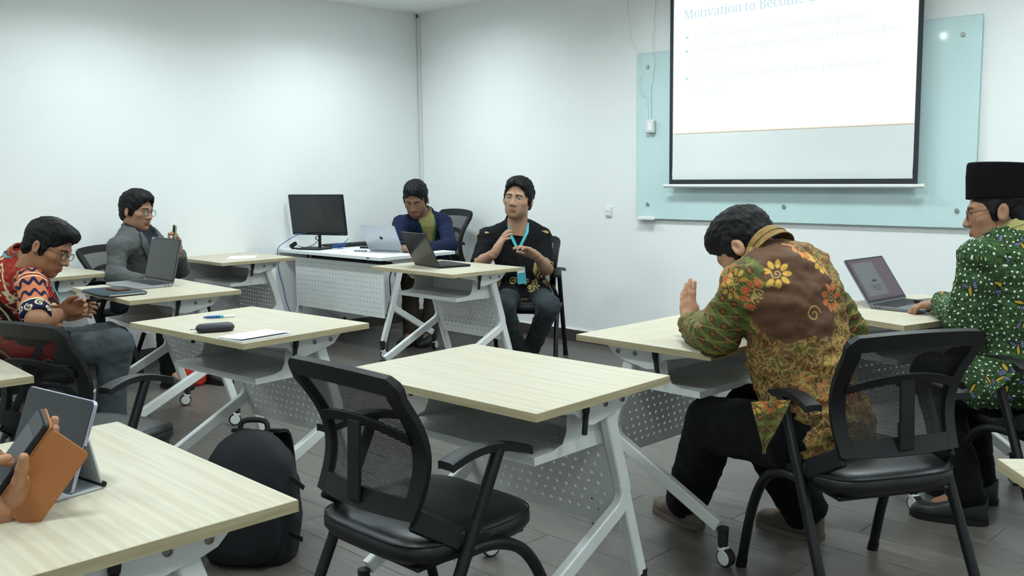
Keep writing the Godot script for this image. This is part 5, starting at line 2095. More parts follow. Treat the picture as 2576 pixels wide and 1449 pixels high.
func shoe(parent: Node, an: Vector3, dir: Vector3, m: Material, ln := 0.27) -> void:
	var z := Vector3(dir.x, 0, dir.z).normalized()
	var x := Vector3.UP.cross(z)
	var o := Vector3(an.x, 0.0, an.z) - z * 0.075
	var b := MB.new()
	var rows := []
	for i in 13:
		var k := i / 12.0
		var w := 0.04 + 0.013 * sin(PI * clampf(k * 1.1 - 0.1, 0.0, 1.0)) + 0.004 * k
		if k > 0.82:
			w *= sqrt(maxf(1.0 - pow((k - 0.82) / 0.19, 2.0), 0.02))
		elif k < 0.1:
			w *= sqrt(maxf(1.0 - pow((0.1 - k) / 0.11, 2.0), 0.03))
		var top := 0.104 - 0.02 * k if k < 0.35 else lerpf(0.097, 0.06, smoothstep(0.35, 0.8, k))
		if k > 0.86:
			top *= 1.0 - 0.45 * pow((k - 0.86) / 0.14, 2.0)
		var r := PackedVector3Array()
		for s in 14:
			var a := TAU * s / 14.0
			var yy := 0.002 + (top - 0.002) * (0.5 + 0.5 * signf(sin(a)) * pow(absf(sin(a)), 0.7))
			r.append(o + z * (k * ln) + x * (signf(cos(a)) * pow(absf(cos(a)), 0.8) * w) + Vector3.UP * yy)
		rows.append(r)
	b.sheet(rows, true)
	for e in [0, 12]:
		var mid := Vector3.ZERO
		for q in rows[e]:
			mid += q / 14.0
		for s in 14:
			b.tri(mid, rows[e][s], rows[e][(s + 1) % 14], z * (1.0 if e else -1.0), z * (1.0 if e else -1.0), z * (1.0 if e else -1.0))
	var sh := part("shoe", b, m, parent)
	b = MB.new()
	var pts := []
	for i in 17:
		var k := i / 16.0
		var w := 0.045 + 0.012 * sin(PI * clampf(k * 1.1 - 0.1, 0.0, 1.0)) + 0.004 * k
		if k > 0.8:
			w *= sqrt(maxf(1.0 - pow((k - 0.8) / 0.205, 2.0), 0.02))
		elif k < 0.12:
			w *= sqrt(maxf(1.0 - pow((0.12 - k) / 0.13, 2.0), 0.03))
		pts.append(PackedVector3Array([o + z * (k * (ln + 0.008) - 0.004) - x * w + Vector3.UP * 0.02, o + z * (k * (ln + 0.008) - 0.004) + x * w + Vector3.UP * 0.02]))
	b.slab(pts, 0.019, Vector3.UP)
	part("sole", b, M.black_matte if m == M.shoe_black else m, sh)

func ribbon(pts: PackedVector3Array, nrm: Array, w: float, t := 0.0015) -> MB:
	var b := MB.new()
	var rows := []
	for i in pts.size():
		var d := (pts[mini(i + 1, pts.size() - 1)] - pts[maxi(i - 1, 0)]).normalized()
		var nn: Vector3 = nrm[mini(i, nrm.size() - 1)]
		var x := d.cross(nn).normalized() * w * 0.5
		rows.append(PackedVector3Array([pts[i] - x, pts[i] + x]))
	b.slab(rows, t)
	return b

func trunk_pt(J: Dictionary, x: float, v: float, z: float) -> Vector3:
	var p: Vector3 = J.pelvis
	return p.lerp(J.neck, v) + J.B.x * x + J.B.z * z

# a band laid on the clothed chest: [across, up the trunk] points, pressed on from the front
func on_chest(f: Field, J: Dictionary, path: Array, off: float, steps := 8) -> PackedVector3Array:
	var out := PackedVector3Array()
	for i in path.size() - 1:
		for s in steps:
			var k := float(s) / steps
			var x := lerpf(path[i][0], path[i + 1][0], k)
			var v := lerpf(path[i][1], path[i + 1][1], k)
			out.append(f.drape(trunk_pt(J, x, v, 0.4), -J.B.z, off))
	var e: Array = path[path.size() - 1]
	out.append(f.drape(trunk_pt(J, e[0], e[1], 0.4), -J.B.z, off))
	return out

func collar(parent: Node, J: Dictionary, m: Material, r := 0.067, tall := 0.042, open := 0.55) -> void:
	var b := MB.new()
	var rows := [PackedVector3Array(), PackedVector3Array(), PackedVector3Array()]
	var up: Vector3 = (J.head - J.neck).normalized().lerp(J.B.y, 0.5).normalized()
	var fz: Vector3 = (J.B.z - up * up.dot(J.B.z)).normalized()
	var fx: Vector3 = up.cross(fz)
	for i in 29:
		var a := open + (TAU - 2.0 * open) * i / 28.0
		var d := fz * cos(a) + fx * sin(a)
		var back := 0.5 - 0.5 * cos(a)
		rows[0].append(J.neck + d * (r + 0.022) + up * (-0.028 + 0.012 * back))
		rows[1].append(J.neck + d * (r + 0.004) + up * (tall * (0.35 + 0.65 * back)))
		rows[2].append(J.neck + d * (r + 0.02) + up * (-0.006 + 0.018 * back))
	b.slab([rows[0], rows[1]], 0.003)
	b.slab([rows[1], rows[2]], 0.003)
	part("collar", b, m, parent)

func glasses(parent: Node, hx: Transform3D, round: bool) -> void:
	var b := MB.new()
	for s in [-1.0, 1.0]:
		var ring := PackedVector3Array()
		for i in 21:
			var a := TAU * i / 20.0
			var e := 0.78 if not round else 0.95
			ring.append(hx * Vector3(s * 0.033 + 0.022 * cos(a), -0.006 + 0.022 * e * sin(a), 0.1 - 0.05 * absf(0.022 * cos(a) + 0.01)))
		b.tube(ring, [0.0016], 6, false)
		b.tube(PackedVector3Array([hx * Vector3(s * 0.055, 0.0, 0.097), hx * Vector3(s * 0.073, 0.002, 0.075), hx * Vector3(s * 0.08, 0.004, -0.005), hx * Vector3(s * 0.08, -0.012, -0.025)]), [0.0015], 6)
	b.tube(PackedVector3Array([hx * Vector3(-0.011, 0.0, 0.1), hx * Vector3(0, 0.003, 0.103), hx * Vector3(0.011, 0.0, 0.1)]), [0.0016], 6)
	var g := part("glasses", b, M.glasses_dark, parent)
	for s in [-1.0, 1.0]:
		b = MB.new()
		var mid := hx * Vector3(s * 0.033, -0.006, 0.0985)
		for i in 20:
			var a := TAU * i / 20.0
			var c := TAU * (i + 1) / 20.0
			var nn: Vector3 = hx.basis.z.normalized()
			b.tri(mid, hx * Vector3(s * 0.033 + 0.021 * cos(a), -0.006 + 0.019 * sin(a), 0.0985), hx * Vector3(s * 0.033 + 0.021 * cos(c), -0.006 + 0.019 * sin(c), 0.0985), nn, nn, nn)
		part("lens", b, M.lens, g)

func person(label: String, joints: Dictionary, st: Dictionary) -> Dictionary:
	var base := Vector3(joints.pelvis.x, 0, joints.pelvis.z)
	var J := {}
	for k in joints:
		J[k] = joints[k] - base if not k in ["hf", "hu", "hLd", "hLb", "hRd", "hRb"] else joints[k]
	var t := thing("person", label, "person", base, 0.0)
	var y: Vector3 = (J.neck - J.pelvis).normalized()
	var x: Vector3 = J.shL - J.shR
	x = (x - y * y.dot(x)).normalized()
	J.B = Basis(x, y, x.cross(y))
	J.root = t
	var skin: Color = st.skin.srgb_to_linear()
	var coat: bool = st.get("coat", false)
	# --- one body
	var s := Hide.new()
	var bb := bounds(J, ["pelvis", "neck", "shL", "shR", "elL", "elR", "wrL", "wrR", "knL", "knR", "anL", "anR", "hipL", "hipR"], 0.17)
	var f := Field.new(bb[0], bb[1], 0.016)
	trunk(f, J, -0.008, st)
	f.cap(J.neck - J.B.y * 0.02, J.neck.lerp(J.head, 0.6), 0.052, 0.05, 0.03)
	for e in ["L", "R"]:
		arm(f, J, e, -0.003, true)
		leg(f, J, e, -0.004)
		f.cap(J["an" + e], J["an" + e] + Vector3(st["toe" + e].x, 0, st["toe" + e].z).normalized() * 0.1 - Vector3(0, 0.05, 0), 0.034, 0.03, 0.02)
	f.finish()
	s.add(f.v, f.n, f.q, skin)
	var hs: float = st.get("head", 1.08)
	var hx := head_xf(J.head, J.hf, J.hu, hs, st.get("head_wide", 1.0))
	var hf := head_field()
	var brow := c8(28, 24, 22).srgb_to_linear()
	s.add(hf.v, hf.n, hf.q, head_colors(skin, st.get("beard", 0.0), brow), hx)
	eyes_into(s, hx, st.get("look", 0.0), st.get("down", 0.0))
	for e in ["L", "R"]:
		var flip := -1.0 if e == "R" else 1.0
		var reach: float = J["el" + e].distance_to(J["wr" + e])
		var hd: Dictionary = st["hand" + e]
		var fr := 0.0405
		var hfld := hand_field(hd.curl, hd.get("thumb", Vector3(0.75, 0.6, -0.3)), hd.get("spread", 0.3), flip, 0.02, fr, hd.get("tcurl", 0.3))
		s.add(hfld.v, hfld.n, hfld.q, skin, hand_xf(J["wr" + e], J["h" + e + "d"], J["h" + e + "b"]).scaled_local(Vector3.ONE * float(st.get("hands", 1.0))))
		# forearm joins elbow to wrist on a finer grid where it is bare
		if st.get("bare", false):
			var fb := bounds(J, ["el" + e, "wr" + e], 0.08)
			var ff := Field.new(fb[0], fb[1], 0.0075)
			ff.cap(J["sh" + e].lerp(J["el" + e], 0.6), J["el" + e], 0.046, 0.043, 0.02)
			ff.cap(J["el" + e], J["el" + e].lerp(J["wr" + e], 0.35), 0.043, 0.045, 0.02)
			ff.cap(J["el" + e].lerp(J["wr" + e], 0.35), J["wr" + e], 0.045, 0.0268, 0.02)
			ff.cap(J["wr" + e], J["wr" + e] + J["h" + e + "d"] * 0.045, 0.0265, 0.018, 0.02)
			ff.finish()
			s.add(ff.v, ff.n, ff.q, skin)
	part_mesh("body", s.mesh(), skin_mat(), t)
	# --- hair
	if st.has("hair"):
		var ho := part_mesh("hair", hair_mesh(st.hair), M.hair_black, t)
		ho.transform = hx
	# --- trousers
	var nz := FastNoiseLite.new()
	nz.seed = 9
	nz.frequency = float(st.get("fold_freq", 13.0))
	nz.fractal_octaves = 3
	bb = bounds(J, ["pelvis", "hipL", "hipR", "knL", "knR", "anL", "anR"], 0.17)
	f = Field.new(bb[0], bb[1], 0.0125)
	f.ell(J.pelvis, Vector3(0.165 * float(st.get("wide", 1.0)), 0.11, 0.13), 0.05, J.B)
	for e in ["L", "R"]:
		leg(f, J, e, float(st.get("baggy", 0.016)))
	for e in ["L", "R"]:
		var d: Vector3 = (J["an" + e] - J["kn" + e]).normalized()
		f.trim(J["an" + e] + d * 0.045, d, 0.13)
	f.finish(nz, 0.009, Vector3(1.0, 1.6, 1.0))
	part_mesh("trousers", field_mesh(f), M[st.trousers], t)
	for e in ["L", "R"]:
		shoe(t, J["an" + e], st["toe" + e], M[st.shoes])
	# --- shirt
	bb = bounds(J, ["pelvis", "neck", "shL", "shR", "elL", "elR", "wrL", "wrR"], 0.2)
	f = Field.new(bb[0], bb[1], float(st.get("cell", 0.0105)))
	var g: float = st.get("ease", 0.016)
	trunk(f, J, g, st)
	var short: bool = st.get("short", false)
	var low: float = st.get("hem", 0.07)
	f.ell(J.pelvis - J.B.y * low * 0.6, Vector3(0.165 * float(st.get("wide", 1.0)) + g, 0.13, 0.13 + g), 0.05, J.B)
	if st.get("lap", true):
		for e in ["L", "R"]:
			f.cap(J["hip" + e] + Vector3.UP * 0.02, J["hip" + e].lerp(J["kn" + e], 0.32) + Vector3.UP * 0.012, 0.09 + g, 0.084 + g * 0.6, 0.04)
	f.trim(J.pelvis - J.B.y * low, -(J.B.y + J.B.z * float(st.get("hem_tip", 0.0))).normalized(), 0.4)
	f.trim(J.neck + J.B.y * 0.02, ((J.head - J.neck).normalized() * 0.35 + J.B.y * 0.65).normalized(), 0.085)
	if not coat:
		for e in ["L", "R"]:
			var slv := Field.new(bb[0], bb[1], float(st.get("cell", 0.0105)))
			arm(slv, J, e, g * 1.05, false, 1.0)
			var a: Vector3 = J["sh" + e]
			var c: Vector3 = J["el" + e]
			if short:
				slv.trim(a.lerp(c, float(st.get("sleeve", 0.92))), (c - a).normalized(), 0.13)
			else:
				var d: Vector3 = (J["wr" + e] - c).normalized()
				var fore := Field.new(bb[0], bb[1], float(st.get("cell", 0.0105)))
				fore.cap(c, J["wr" + e], 0.042 + g, 0.03 + g, 0.02)
				fore.trim(J["wr" + e] - d * 0.015, d, 0.1)
				slv.merge(fore, 0.02)
			f.merge(slv, 0.035)
	f.finish(nz, float(st.get("folds", 0.007)), Vector3(1.0, 1.7, 1.0))
	J.shirt = f
	if st.has("print"):
		var lim := []
		var back: Vector3 = -J.B.z
		lim.append([J.pelvis - J.B.y * low, J.neck, back, 0, 0.0, 0.0, 1.9, 0.17, 1.0])
		for e in ["L", "R"]:
			var out_: Vector3 = (J["sh" + e] - J.neck).normalized()
			lim.append([J["sh" + e], J["el" + e], out_, 1, 0.0, 0.0, 1.0, 0.062, 1.0])
			if not short:
				lim.append([J["el" + e], J["wr" + e], out_, 1, J["sh" + e].distance_to(J["el" + e]), 0.0, 1.0, 0.06, 1.0])
		part_mesh("shirt", printed_mesh(f, lim, [M[st.print[0]], M[st.print[1]]]), null, t)
		collar(t, J, M[st.print[0]] if not st.has("collar") else M[st.collar])
	else:
		part_mesh("shirt", field_mesh(f), M[st.shirt], t)
		collar(t, J, M[st.shirt])
	# --- blazer
	if coat:
		f = Field.new(bb[0], bb[1], 0.0105)
		trunk(f, J, 0.028, st)
		f.ell(J.pelvis - J.B.y * 0.05, Vector3(0.185, 0.14, 0.15), 0.05, J.B)
		f.trim(J.pelvis - J.B.y * 0.09, -J.B.y, 0.4)
		f.trim(J.neck + J.B.y * 0.016, ((J.head - J.neck).normalized() * 0.35 + J.B.y * 0.65).normalized(), 0.09)
		var sleeves := []
		for e in ["L", "R"]:
			var slv := Field.new(bb[0], bb[1], 0.0105)
			arm(slv, J, e, 0.019, false)
			var d: Vector3 = (J["wr" + e] - J["el" + e]).normalized()
			var fore := Field.new(bb[0], bb[1], 0.0105)
			fore.cap(J["el" + e], J["wr" + e], 0.061, 0.047, 0.02)
			fore.trim(J["wr" + e] - d * 0.02, d, 0.1)
			slv.merge(fore, 0.02)
			sleeves.append(slv)
		var whole := Field.new(bb[0], bb[0] + Vector3.ONE * 0.1, 0.05)
		whole.o = f.o; whole.h = f.h; whole.nx = f.nx; whole.ny = f.ny; whole.nz = f.nz
		whole.d = f.d.duplicate()
		# open front: a long wedge from the collar down
		var vlow: float = st.get("v_low", 0.42)
		f.wedge(J.pelvis, J.neck, J.B, vlow, 0.07)
		for slv in sleeves:
			f.merge(slv, 0.03)
		f.finish(nz, 0.007, Vector3(1.0, 1.8, 1.0))
		var coat_o := part_mesh("blazer", field_mesh(f), M[st.coat_cloth], t)
		for sgn in [-1.0, 1.0]:
			var inner := on_chest(whole, J, [[sgn * 0.068, 1.0], [sgn * 0.055, lerpf(vlow, 1.0, 0.75)], [sgn * 0.006, vlow]], 0.009, 7)
			var outer := on_chest(whole, J, [[sgn * 0.085, 1.0], [sgn * 0.112, lerpf(vlow, 1.0, 0.72)], [sgn * 0.02, vlow + 0.01]], 0.011, 7)
			var mb := MB.new()
			var rows := []
			for i in inner.size():
				rows.append(PackedVector3Array([inner[i], inner[i].lerp(outer[i], 0.5) + J.B.z * 0.003, outer[i]]))
			mb.slab(rows, 0.003)
			part("lapel", mb, M[st.coat_cloth], coat_o)
		collar(t, J, M[st.coat_cloth], 0.074, 0.03, 0.9)
		J.coat = whole
	if st.has("glasses"):
		glasses(t, hx, st.glasses == "round")
	if st.has("lanyard"):
		var src: Field = J.shirt
		var m: Material = M[st.lanyard]
		var lx: float = st.get("lan_x", 0.0)
		var lv: float = st.get("lan_v", 0.5)
		for sgn in [-1.0, 1.0]:
			var pp := on_chest(src, J, [[sgn * 0.068, 0.99], [sgn * 0.06 + lx * 0.3, 0.88], [lx + sgn * 0.006, lv]], 0.009, 8)
			part("lanyard", ribbon(pp, [J.B.z], 0.02), m, t)
		if st.get("nape_band", false):
			var nb := PackedVector3Array()
			for i in 9:
				var a := -1.9 + 3.8 * i / 8.0
				nb.append(J.neck + (-J.B.z * cos(a) + J.B.x * sin(a)) * 0.094 + J.B.y * (0.022 - 0.02 * absf(a) / 1.9))
			var nn := []
			for i in 9:
				nn.append((nb[i] - J.neck).normalized())
			part("lanyard", ribbon(nb, nn, 0.018), m, t)
		if st.get("badge", false):
			var p0 := src.drape(trunk_pt(J, lx, lv, 0.4), -J.B.z, 0.005)
			var p1 := src.drape(trunk_pt(J, lx, lv - 0.23, 0.4), -J.B.z, 0.01)
			var mb := MB.new()
			mb.tube(PackedVector3Array([p0, p0.lerp(p1, 0.5) + J.B.z * 0.004, p1]), [0.0022], 6)
			part("badge_cord", mb, M.black_cable, t)
			mb = MB.new()
			var bx := Transform3D(J.B, p1 - J.B.y * 0.06 + J.B.z * 0.003)
			mb.extrude(bx, round_rect(0.062, 0.12, 0.005), 0.002)
			var bd := part("badge", mb, M.teal_ribbon, t)
			mb = MB.new()
			mb.extrude(bx * Transform3D(Basis(), Vector3(0, 0.035, 0.0015)), round_rect(0.052, 0.035, 0.003), 0.001)
			part("card", mb, M.paper, bd)
	return J

# the pointed tail of a loose shirt hanging over the hip: two upper corners and a tip, in room axes
func shirt_tail(J: Dictionary, a: Vector3, c: Vector3, tip: Vector3, m: Material) -> void:
	var base: Vector3 = J.root.position
	var b := MB.new()
	var rows := []
	var out := (c - a).cross(tip - a).normalized()
	for i in 9:
		var k := i / 8.0
		var r := PackedVector3Array()
		for j in 9:
			var u := j / 8.0
			var p := a.lerp(c, u).lerp(tip, pow(k, 1.15))
			r.append(p - base + out * (0.008 * sin(u * PI) * (1.0 - k) + 0.004 * sin(u * 9.0 + k * 4.0)))
		rows.append(r)
	b.slab(rows, 0.004)
	for i in b.uv.size():
		b.uv[i] *= Vector2(0.13, 0.17)
	part("shirt_tail", b, m, J.root)

func people() -> void:
	textures()
	var j_pres := {"pelvis": Vector3(2.078, 0.474, 0.830), "neck": Vector3(2.080, 1.005, 0.893), "shR": Vector3(1.948, 0.906, 1.068), "shL": Vector3(2.196, 0.891, 0.742), "elR": Vector3(1.983, 0.708, 1.180), "wrR": Vector3(2.231, 0.820, 1.256), "elL": Vector3(2.314, 0.678, 0.832), "wrL": Vector3(2.418, 0.788, 1.050), "hipR": Vector3(2.030, 0.470, 0.900), "hipL": Vector3(2.130, 0.470, 0.760), "knR": Vector3(2.300, 0.460, 1.260), "knL": Vector3(2.500, 0.450, 1.020), "anR": Vector3(2.170, 0.100, 0.980), "anL": Vector3(2.200, 0.100, 0.880), "head": Vector3(2.162, 1.167, 0.955), "hf": Vector3(0.438, 0.081, 0.895), "hu": Vector3(0.052, 0.987, -0.149), "hRd": Vector3(0.435, 0.874, -0.219), "hRb": Vector3(-0.391, 0.533, 0.751), "hLd": Vector3(-0.318, 0.589, 0.743), "hLb": Vector3(0.151, 0.667, -0.730)}
	var j_blue := {"pelvis": Vector3(0.611, 0.493, 0.431), "neck": Vector3(0.759, 1.023, 0.633), "shR": Vector3(0.724, 0.951, 0.849), "shL": Vector3(0.881, 0.945, 0.499), "elR": Vector3(0.862, 0.789, 1.051), "wrR": Vector3(1.132, 0.788, 1.139), "elL": Vector3(1.117, 0.776, 0.663), "wrL": Vector3(1.181, 0.773, 0.967), "hipR": Vector3(0.600, 0.480, 0.530), "hipL": Vector3(0.720, 0.470, 0.400), "knR": Vector3(0.900, 0.500, 0.900), "knL": Vector3(1.000, 0.500, 0.740), "anR": Vector3(0.950, 0.090, 0.950), "anL": Vector3(1.060, 0.090, 0.850), "head": Vector3(0.832, 1.148, 0.766), "hf": Vector3(0.528, -0.415, 0.741), "hu": Vector3(0.184, 0.954, 0.236), "hRd": Vector3(0.993, -0.042, 0.109), "hRb": Vector3(0.063, 0.997, 0.046), "hLd": Vector3(-0.094, -0.040, 0.995), "hLb": Vector3(0.063, 0.997, 0.046)}
	var j_gray := {"pelvis": Vector3(0.436, 0.525, 2.923), "neck": Vector3(0.531, 1.017, 2.944), "shR": Vector3(0.669, 0.903, 3.139), "shL": Vector3(0.493, 0.883, 2.779), "elR": Vector3(0.735, 0.726, 3.189), "wrR": Vector3(0.958, 0.687, 3.090), "elL": Vector3(0.761, 0.739, 2.767), "wrL": Vector3(0.916, 0.864, 2.848), "hipR": Vector3(0.500, 0.500, 3.000), "hipL": Vector3(0.480, 0.500, 2.840), "knR": Vector3(0.930, 0.520, 2.970), "knL": Vector3(0.930, 0.540, 2.740), "anR": Vector3(0.970, 0.100, 2.970), "anL": Vector3(1.020, 0.100, 2.720), "head": Vector3(0.548, 1.128, 2.937), "hf": Vector3(0.907, -0.084, -0.412), "hu": Vector3(0.031, 0.991, -0.129), "hRd": Vector3(0.781, -0.001, -0.625), "hRb": Vector3(-0.075, 0.993, -0.095), "hLd": Vector3(0.065, 0.994, -0.093), "hLb": Vector3(0.238, -0.075, -0.968)}
	var j_red := {"pelvis": Vector3(1.851, 0.511, 4.135), "neck": Vector3(1.953, 0.972, 4.126), "shR": Vector3(2.216, 0.876, 4.195), "shL": Vector3(1.765, 0.879, 4.072), "elR": Vector3(2.412, 0.734, 4.253), "wrR": Vector3(2.188, 0.718, 4.052), "elL": Vector3(1.956, 0.677, 4.060), "wrL": Vector3(2.208, 0.743, 4.056), "hipR": Vector3(2.000, 0.500, 4.200), "hipL": Vector3(1.820, 0.500, 4.120), "knR": Vector3(2.250, 0.550, 3.840), "knL": Vector3(2.000, 0.550, 3.780), "anR": Vector3(2.200, 0.100, 3.900), "anL": Vector3(2.020, 0.100, 3.780), "head": Vector3(2.132, 1.034, 4.081), "hf": Vector3(0.690, -0.439, -0.576), "hu": Vector3(0.208, 0.910, -0.358), "hRd": Vector3(0.606, 0.216, -0.766), "hRb": Vector3(0.546, 0.356, 0.759), "hLd": Vector3(0.761, 0.146, -0.632), "hLb": Vector3(-0.616, 0.168, -0.770)}
	var j_brown := {"pelvis": Vector3(5.370, 0.545, 2.900), "neck": Vector3(5.189, 1.083, 2.911), "shR": Vector3(5.228, 1.012, 2.687), "shL": Vector3(5.187, 0.994, 3.069), "elL": Vector3(5.100, 0.805, 3.075), "wrL": Vector3(4.886, 0.800, 2.903), "elR": Vector3(5.297, 0.785, 2.545), "wrR": Vector3(5.067, 0.773, 2.688), "hipR": Vector3(5.360, 0.500, 2.780), "hipL": Vector3(5.350, 0.500, 3.010), "knL": Vector3(4.985, 0.460, 2.910), "knR": Vector3(5.000, 0.470, 2.680), "anL": Vector3(4.775, 0.100, 2.750), "anR": Vector3(5.160, 0.100, 2.560), "head": Vector3(5.081, 1.086, 2.875), "hf": Vector3(-0.688, -0.718, 0.102), "hu": Vector3(-0.556, 0.831, -0.025), "hLd": Vector3(-0.247, 0.960, -0.129), "hLb": Vector3(-0.238, 0.075, 0.968), "hRd": Vector3(-0.888, 0.072, 0.454), "hRb": Vector3(0.063, 0.997, 0.046)}
	var j_green := {"pelvis": Vector3(5.675, 0.537, 1.907), "neck": Vector3(5.606, 1.102, 1.822), "shR": Vector3(5.677, 1.006, 1.600), "shL": Vector3(5.552, 1.017, 2.059), "elL": Vector3(5.537, 0.785, 2.084), "wrL": Vector3(5.345, 0.800, 1.770), "elR": Vector3(5.664, 0.737, 1.503), "wrR": Vector3(5.356, 0.749, 1.450), "hipR": Vector3(5.750, 0.520, 1.820), "hipL": Vector3(5.660, 0.520, 2.020), "knL": Vector3(5.380, 0.540, 1.950), "knR": Vector3(5.400, 0.530, 1.680), "anL": Vector3(5.550, 0.100, 2.020), "anR": Vector3(5.500, 0.100, 1.750), "head": Vector3(5.555, 1.180, 1.831), "hf": Vector3(-0.940, -0.131, 0.315), "hu": Vector3(-0.111, 0.992, -0.060), "hLd": Vector3(-0.940, -0.131, 0.315), "hLb": Vector3(0.099, 0.993, -0.058), "hRd": Vector3(-0.885, -0.022, 0.465), "hRb": Vector3(0.063, 0.997, 0.046)}
	var j_guest := {"pelvis": Vector3(4.600, 0.520, 5.800), "neck": Vector3(4.640, 1.000, 5.680), "shR": Vector3(4.800, 0.950, 5.700), "shL": Vector3(4.440, 0.950, 5.620), "elR": Vector3(4.930, 0.760, 5.480), "wrR": Vector3(4.987, 0.774, 5.197), "elL": Vector3(4.758, 0.722, 5.496), "wrL": Vector3(4.918, 0.822, 5.296), "hipR": Vector3(4.700, 0.500, 5.800), "hipL": Vector3(4.520, 0.500, 5.780), "knR": Vector3(4.740, 0.520, 5.400), "knL": Vector3(4.500, 0.520, 5.380), "anR": Vector3(4.740, 0.100, 5.440), "anL": Vector3(4.500, 0.100, 5.420), "head": Vector3(4.680, 1.170, 5.620), "hf": Vector3(0.300, -0.500, -0.800), "hu": Vector3(0.100, 1.000, -0.400), "hRd": Vector3(0.025, 0.834, -0.552), "hRb": Vector3(0.052, -0.552, -0.832), "hLd": Vector3(0.613, 0.498, -0.614), "hLb": Vector3(0.124, 0.759, 0.639)}
	var ease_hand := {"curl": [0.35, 0.4, 0.45, 0.5]}
	var J: Dictionary
	var b: MB
	# presenter
	J = person("man in a black shirt with teal lanyard talking with both hands raised", j_pres, {"skin": c8(166, 130, 106), "head": 1.14, "head_wide": 1.07, "hands": 1.12, "wide": 1.12, "belly": 0.03, "bare": true, "short": true, "sleeve": 0.97, "hem": 0.06, "hem_tip": 0.3, "ease": 0.02,
		"handR": {"curl": [0.2, 0.28, 0.34, 0.4], "spread": 0.5, "thumb": Vector3(0.8, 0.6, -0.35)}, "handL": {"curl": [0.35, 0.42, 0.45, 0.5], "spread": 0.4, "thumb": Vector3(0.9, 0.7, -0.1)},
		"hair": {"bulk": 0.008, "lift": 0.012, "line": 0.084, "rough": 0.008, "seed": 3}, "beard": 0.25, "trousers": "slate_jeans", "shoes": "shoe_black", "toeL": Vector3(0.3, 0, 0.9), "toeR": Vector3(0.3, 0, 0.9),
		"print": ["black_shirt", "black_shirt_sleeve"], "lanyard": "teal_ribbon", "lan_v": 0.68, "lan_x": -0.025, "badge": true})
	# man at the white desk
	J = person("man in a navy blazer looking down behind the silver laptop", j_blue, {"skin": c8(134, 98, 76), "head": 1.18, "coat": true, "coat_cloth": "navy_wool", "shirt": "straw_shirt", "wide": 1.05, "handR": ease_hand, "handL": ease_hand,
		"hair": {"bulk": 0.006, "lift": 0.006, "line": 0.07, "rough": 0.007, "seed": 8}, "v_low": 0.3, "beard": 0.55, "down": 0.004, "trousers": "brown_trousers", "shoes": "shoe_black", "toeL": Vector3(0.4, 0, 0.9), "toeR": Vector3(0.4, 0, 0.9), "lanyard": "green_ribbon", "lan_v": 0.4})
	b = MB.new()
	var pin: Vector3 = J.coat.drape(trunk_pt(J, 0.115, 0.66, 0.4), -J.B.z, 0.004)
	b.box(Transform3D(J.B, pin), Vector3(0.05, 0.01, 0.003), 0.001)
	b.box(Transform3D(J.B * Basis(Vector3(0, 0, 1), 0.3), pin + J.B.y * 0.008 - J.B.x * 0.008), Vector3(0.03, 0.008, 0.003), 0.001)
	part("lapel_pin", b, M.paper, J.root)
	# man in the grey blazer
	J = person("man in a grey blazer and round glasses looking up from his raised phone", j_gray, {"skin": c8(160, 120, 94), "head": 1.06, "coat": true, "coat_cloth": "grey_wool", "shirt": "charcoal_shirt", "handR": ease_hand, "handL": {"curl": [0.75, 0.75, 0.75, 0.75], "thumb": Vector3(0.6, 0.75, -0.45), "spread": 0.1},
		"hair": {"bulk": 0.012, "lift": 0.006, "line": 0.074, "rough": 0.006, "seed": 15}, "glasses": "round", "trousers": "black_trousers", "shoes": "shoe_black", "toeL": Vector3(1, 0, -0.2), "toeR": Vector3(1, 0, -0.2)})
	hold_phone(j_gray.wrL, j_gray.hLd, j_gray.hLb, 0.1, "phone in a pale green case held up by the man in the grey blazer", mat("pale_case", c8(150, 168, 138), 0.4))
	# man in red batik
	J = person("man in red batik shirt and glasses bent over the phone in his hands", j_red, {"skin": c8(150, 106, 78), "head": 1.05, "wide": 1.1, "belly": 0.03, "hump": 0.03, "bare": true, "short": true, "sleeve": 0.9, "hem": 0.07, "ease": 0.02,
		"handR": {"curl": [0.5, 0.6, 0.65, 0.7], "thumb": Vector3(0.5, 0.8, -0.3)}, "handL": {"curl": [0.5, 0.6, 0.65, 0.7], "thumb": Vector3(0.5, 0.8, -0.3)},
		"hair": {"bulk": 0.006, "lift": 0.002, "line": 0.07, "rough": 0.005, "quiff": Vector3(0, 0.088, 0.068), "seed": 21}, "glasses": "square", "trousers": "grey_trousers", "shoes": "shoe_black", "toeL": Vector3(0.5, 0, -0.85), "toeR": Vector3(0.5, 0, -0.85),
		"print": ["red_batik", "red_batik_sleeve"], "lanyard": "teal_ribbon", "lan_v": 0.55, "nape_band": true})
	hold_phone(j_red.wrR.lerp(j_red.wrL, 0.4), (j_red.hRd + j_red.hLd).normalized(), Vector3(0.1, -1, 0.1), 0.1, "phone held low by the man in red batik", M.black_plastic)
	# man in brown batik
	J = person("man in brown and gold batik bent over his table seen from behind", j_brown, {"skin": c8(176, 132, 104), "head": 1.06, "wide": 1.12, "hump": 0.05, "belly": 0.03, "hem": 0.1, "lap": false, "ease": 0.024, "cell": 0.0095, "folds": 0.015, "fold_freq": 9.0,
		"handL": {"curl": [0.1, 0.12, 0.16, 0.2], "spread": 0.3, "thumb": Vector3(0.9, 0.5, -0.3)}, "handR": ease_hand,
		"hair": {"bulk": 0.009, "lift": 0.002, "line": 0.066, "rough": 0.006, "seed": 33, "nape": -0.085}, "trousers": "black_trousers", "shoes": "shoe_taupe", "toeL": Vector3(-0.93, 0, -0.35), "toeR": Vector3(-1, 0, -0.05), "baggy": 0.034,
		"print": ["brown_batik", "brown_batik_sleeve"]})
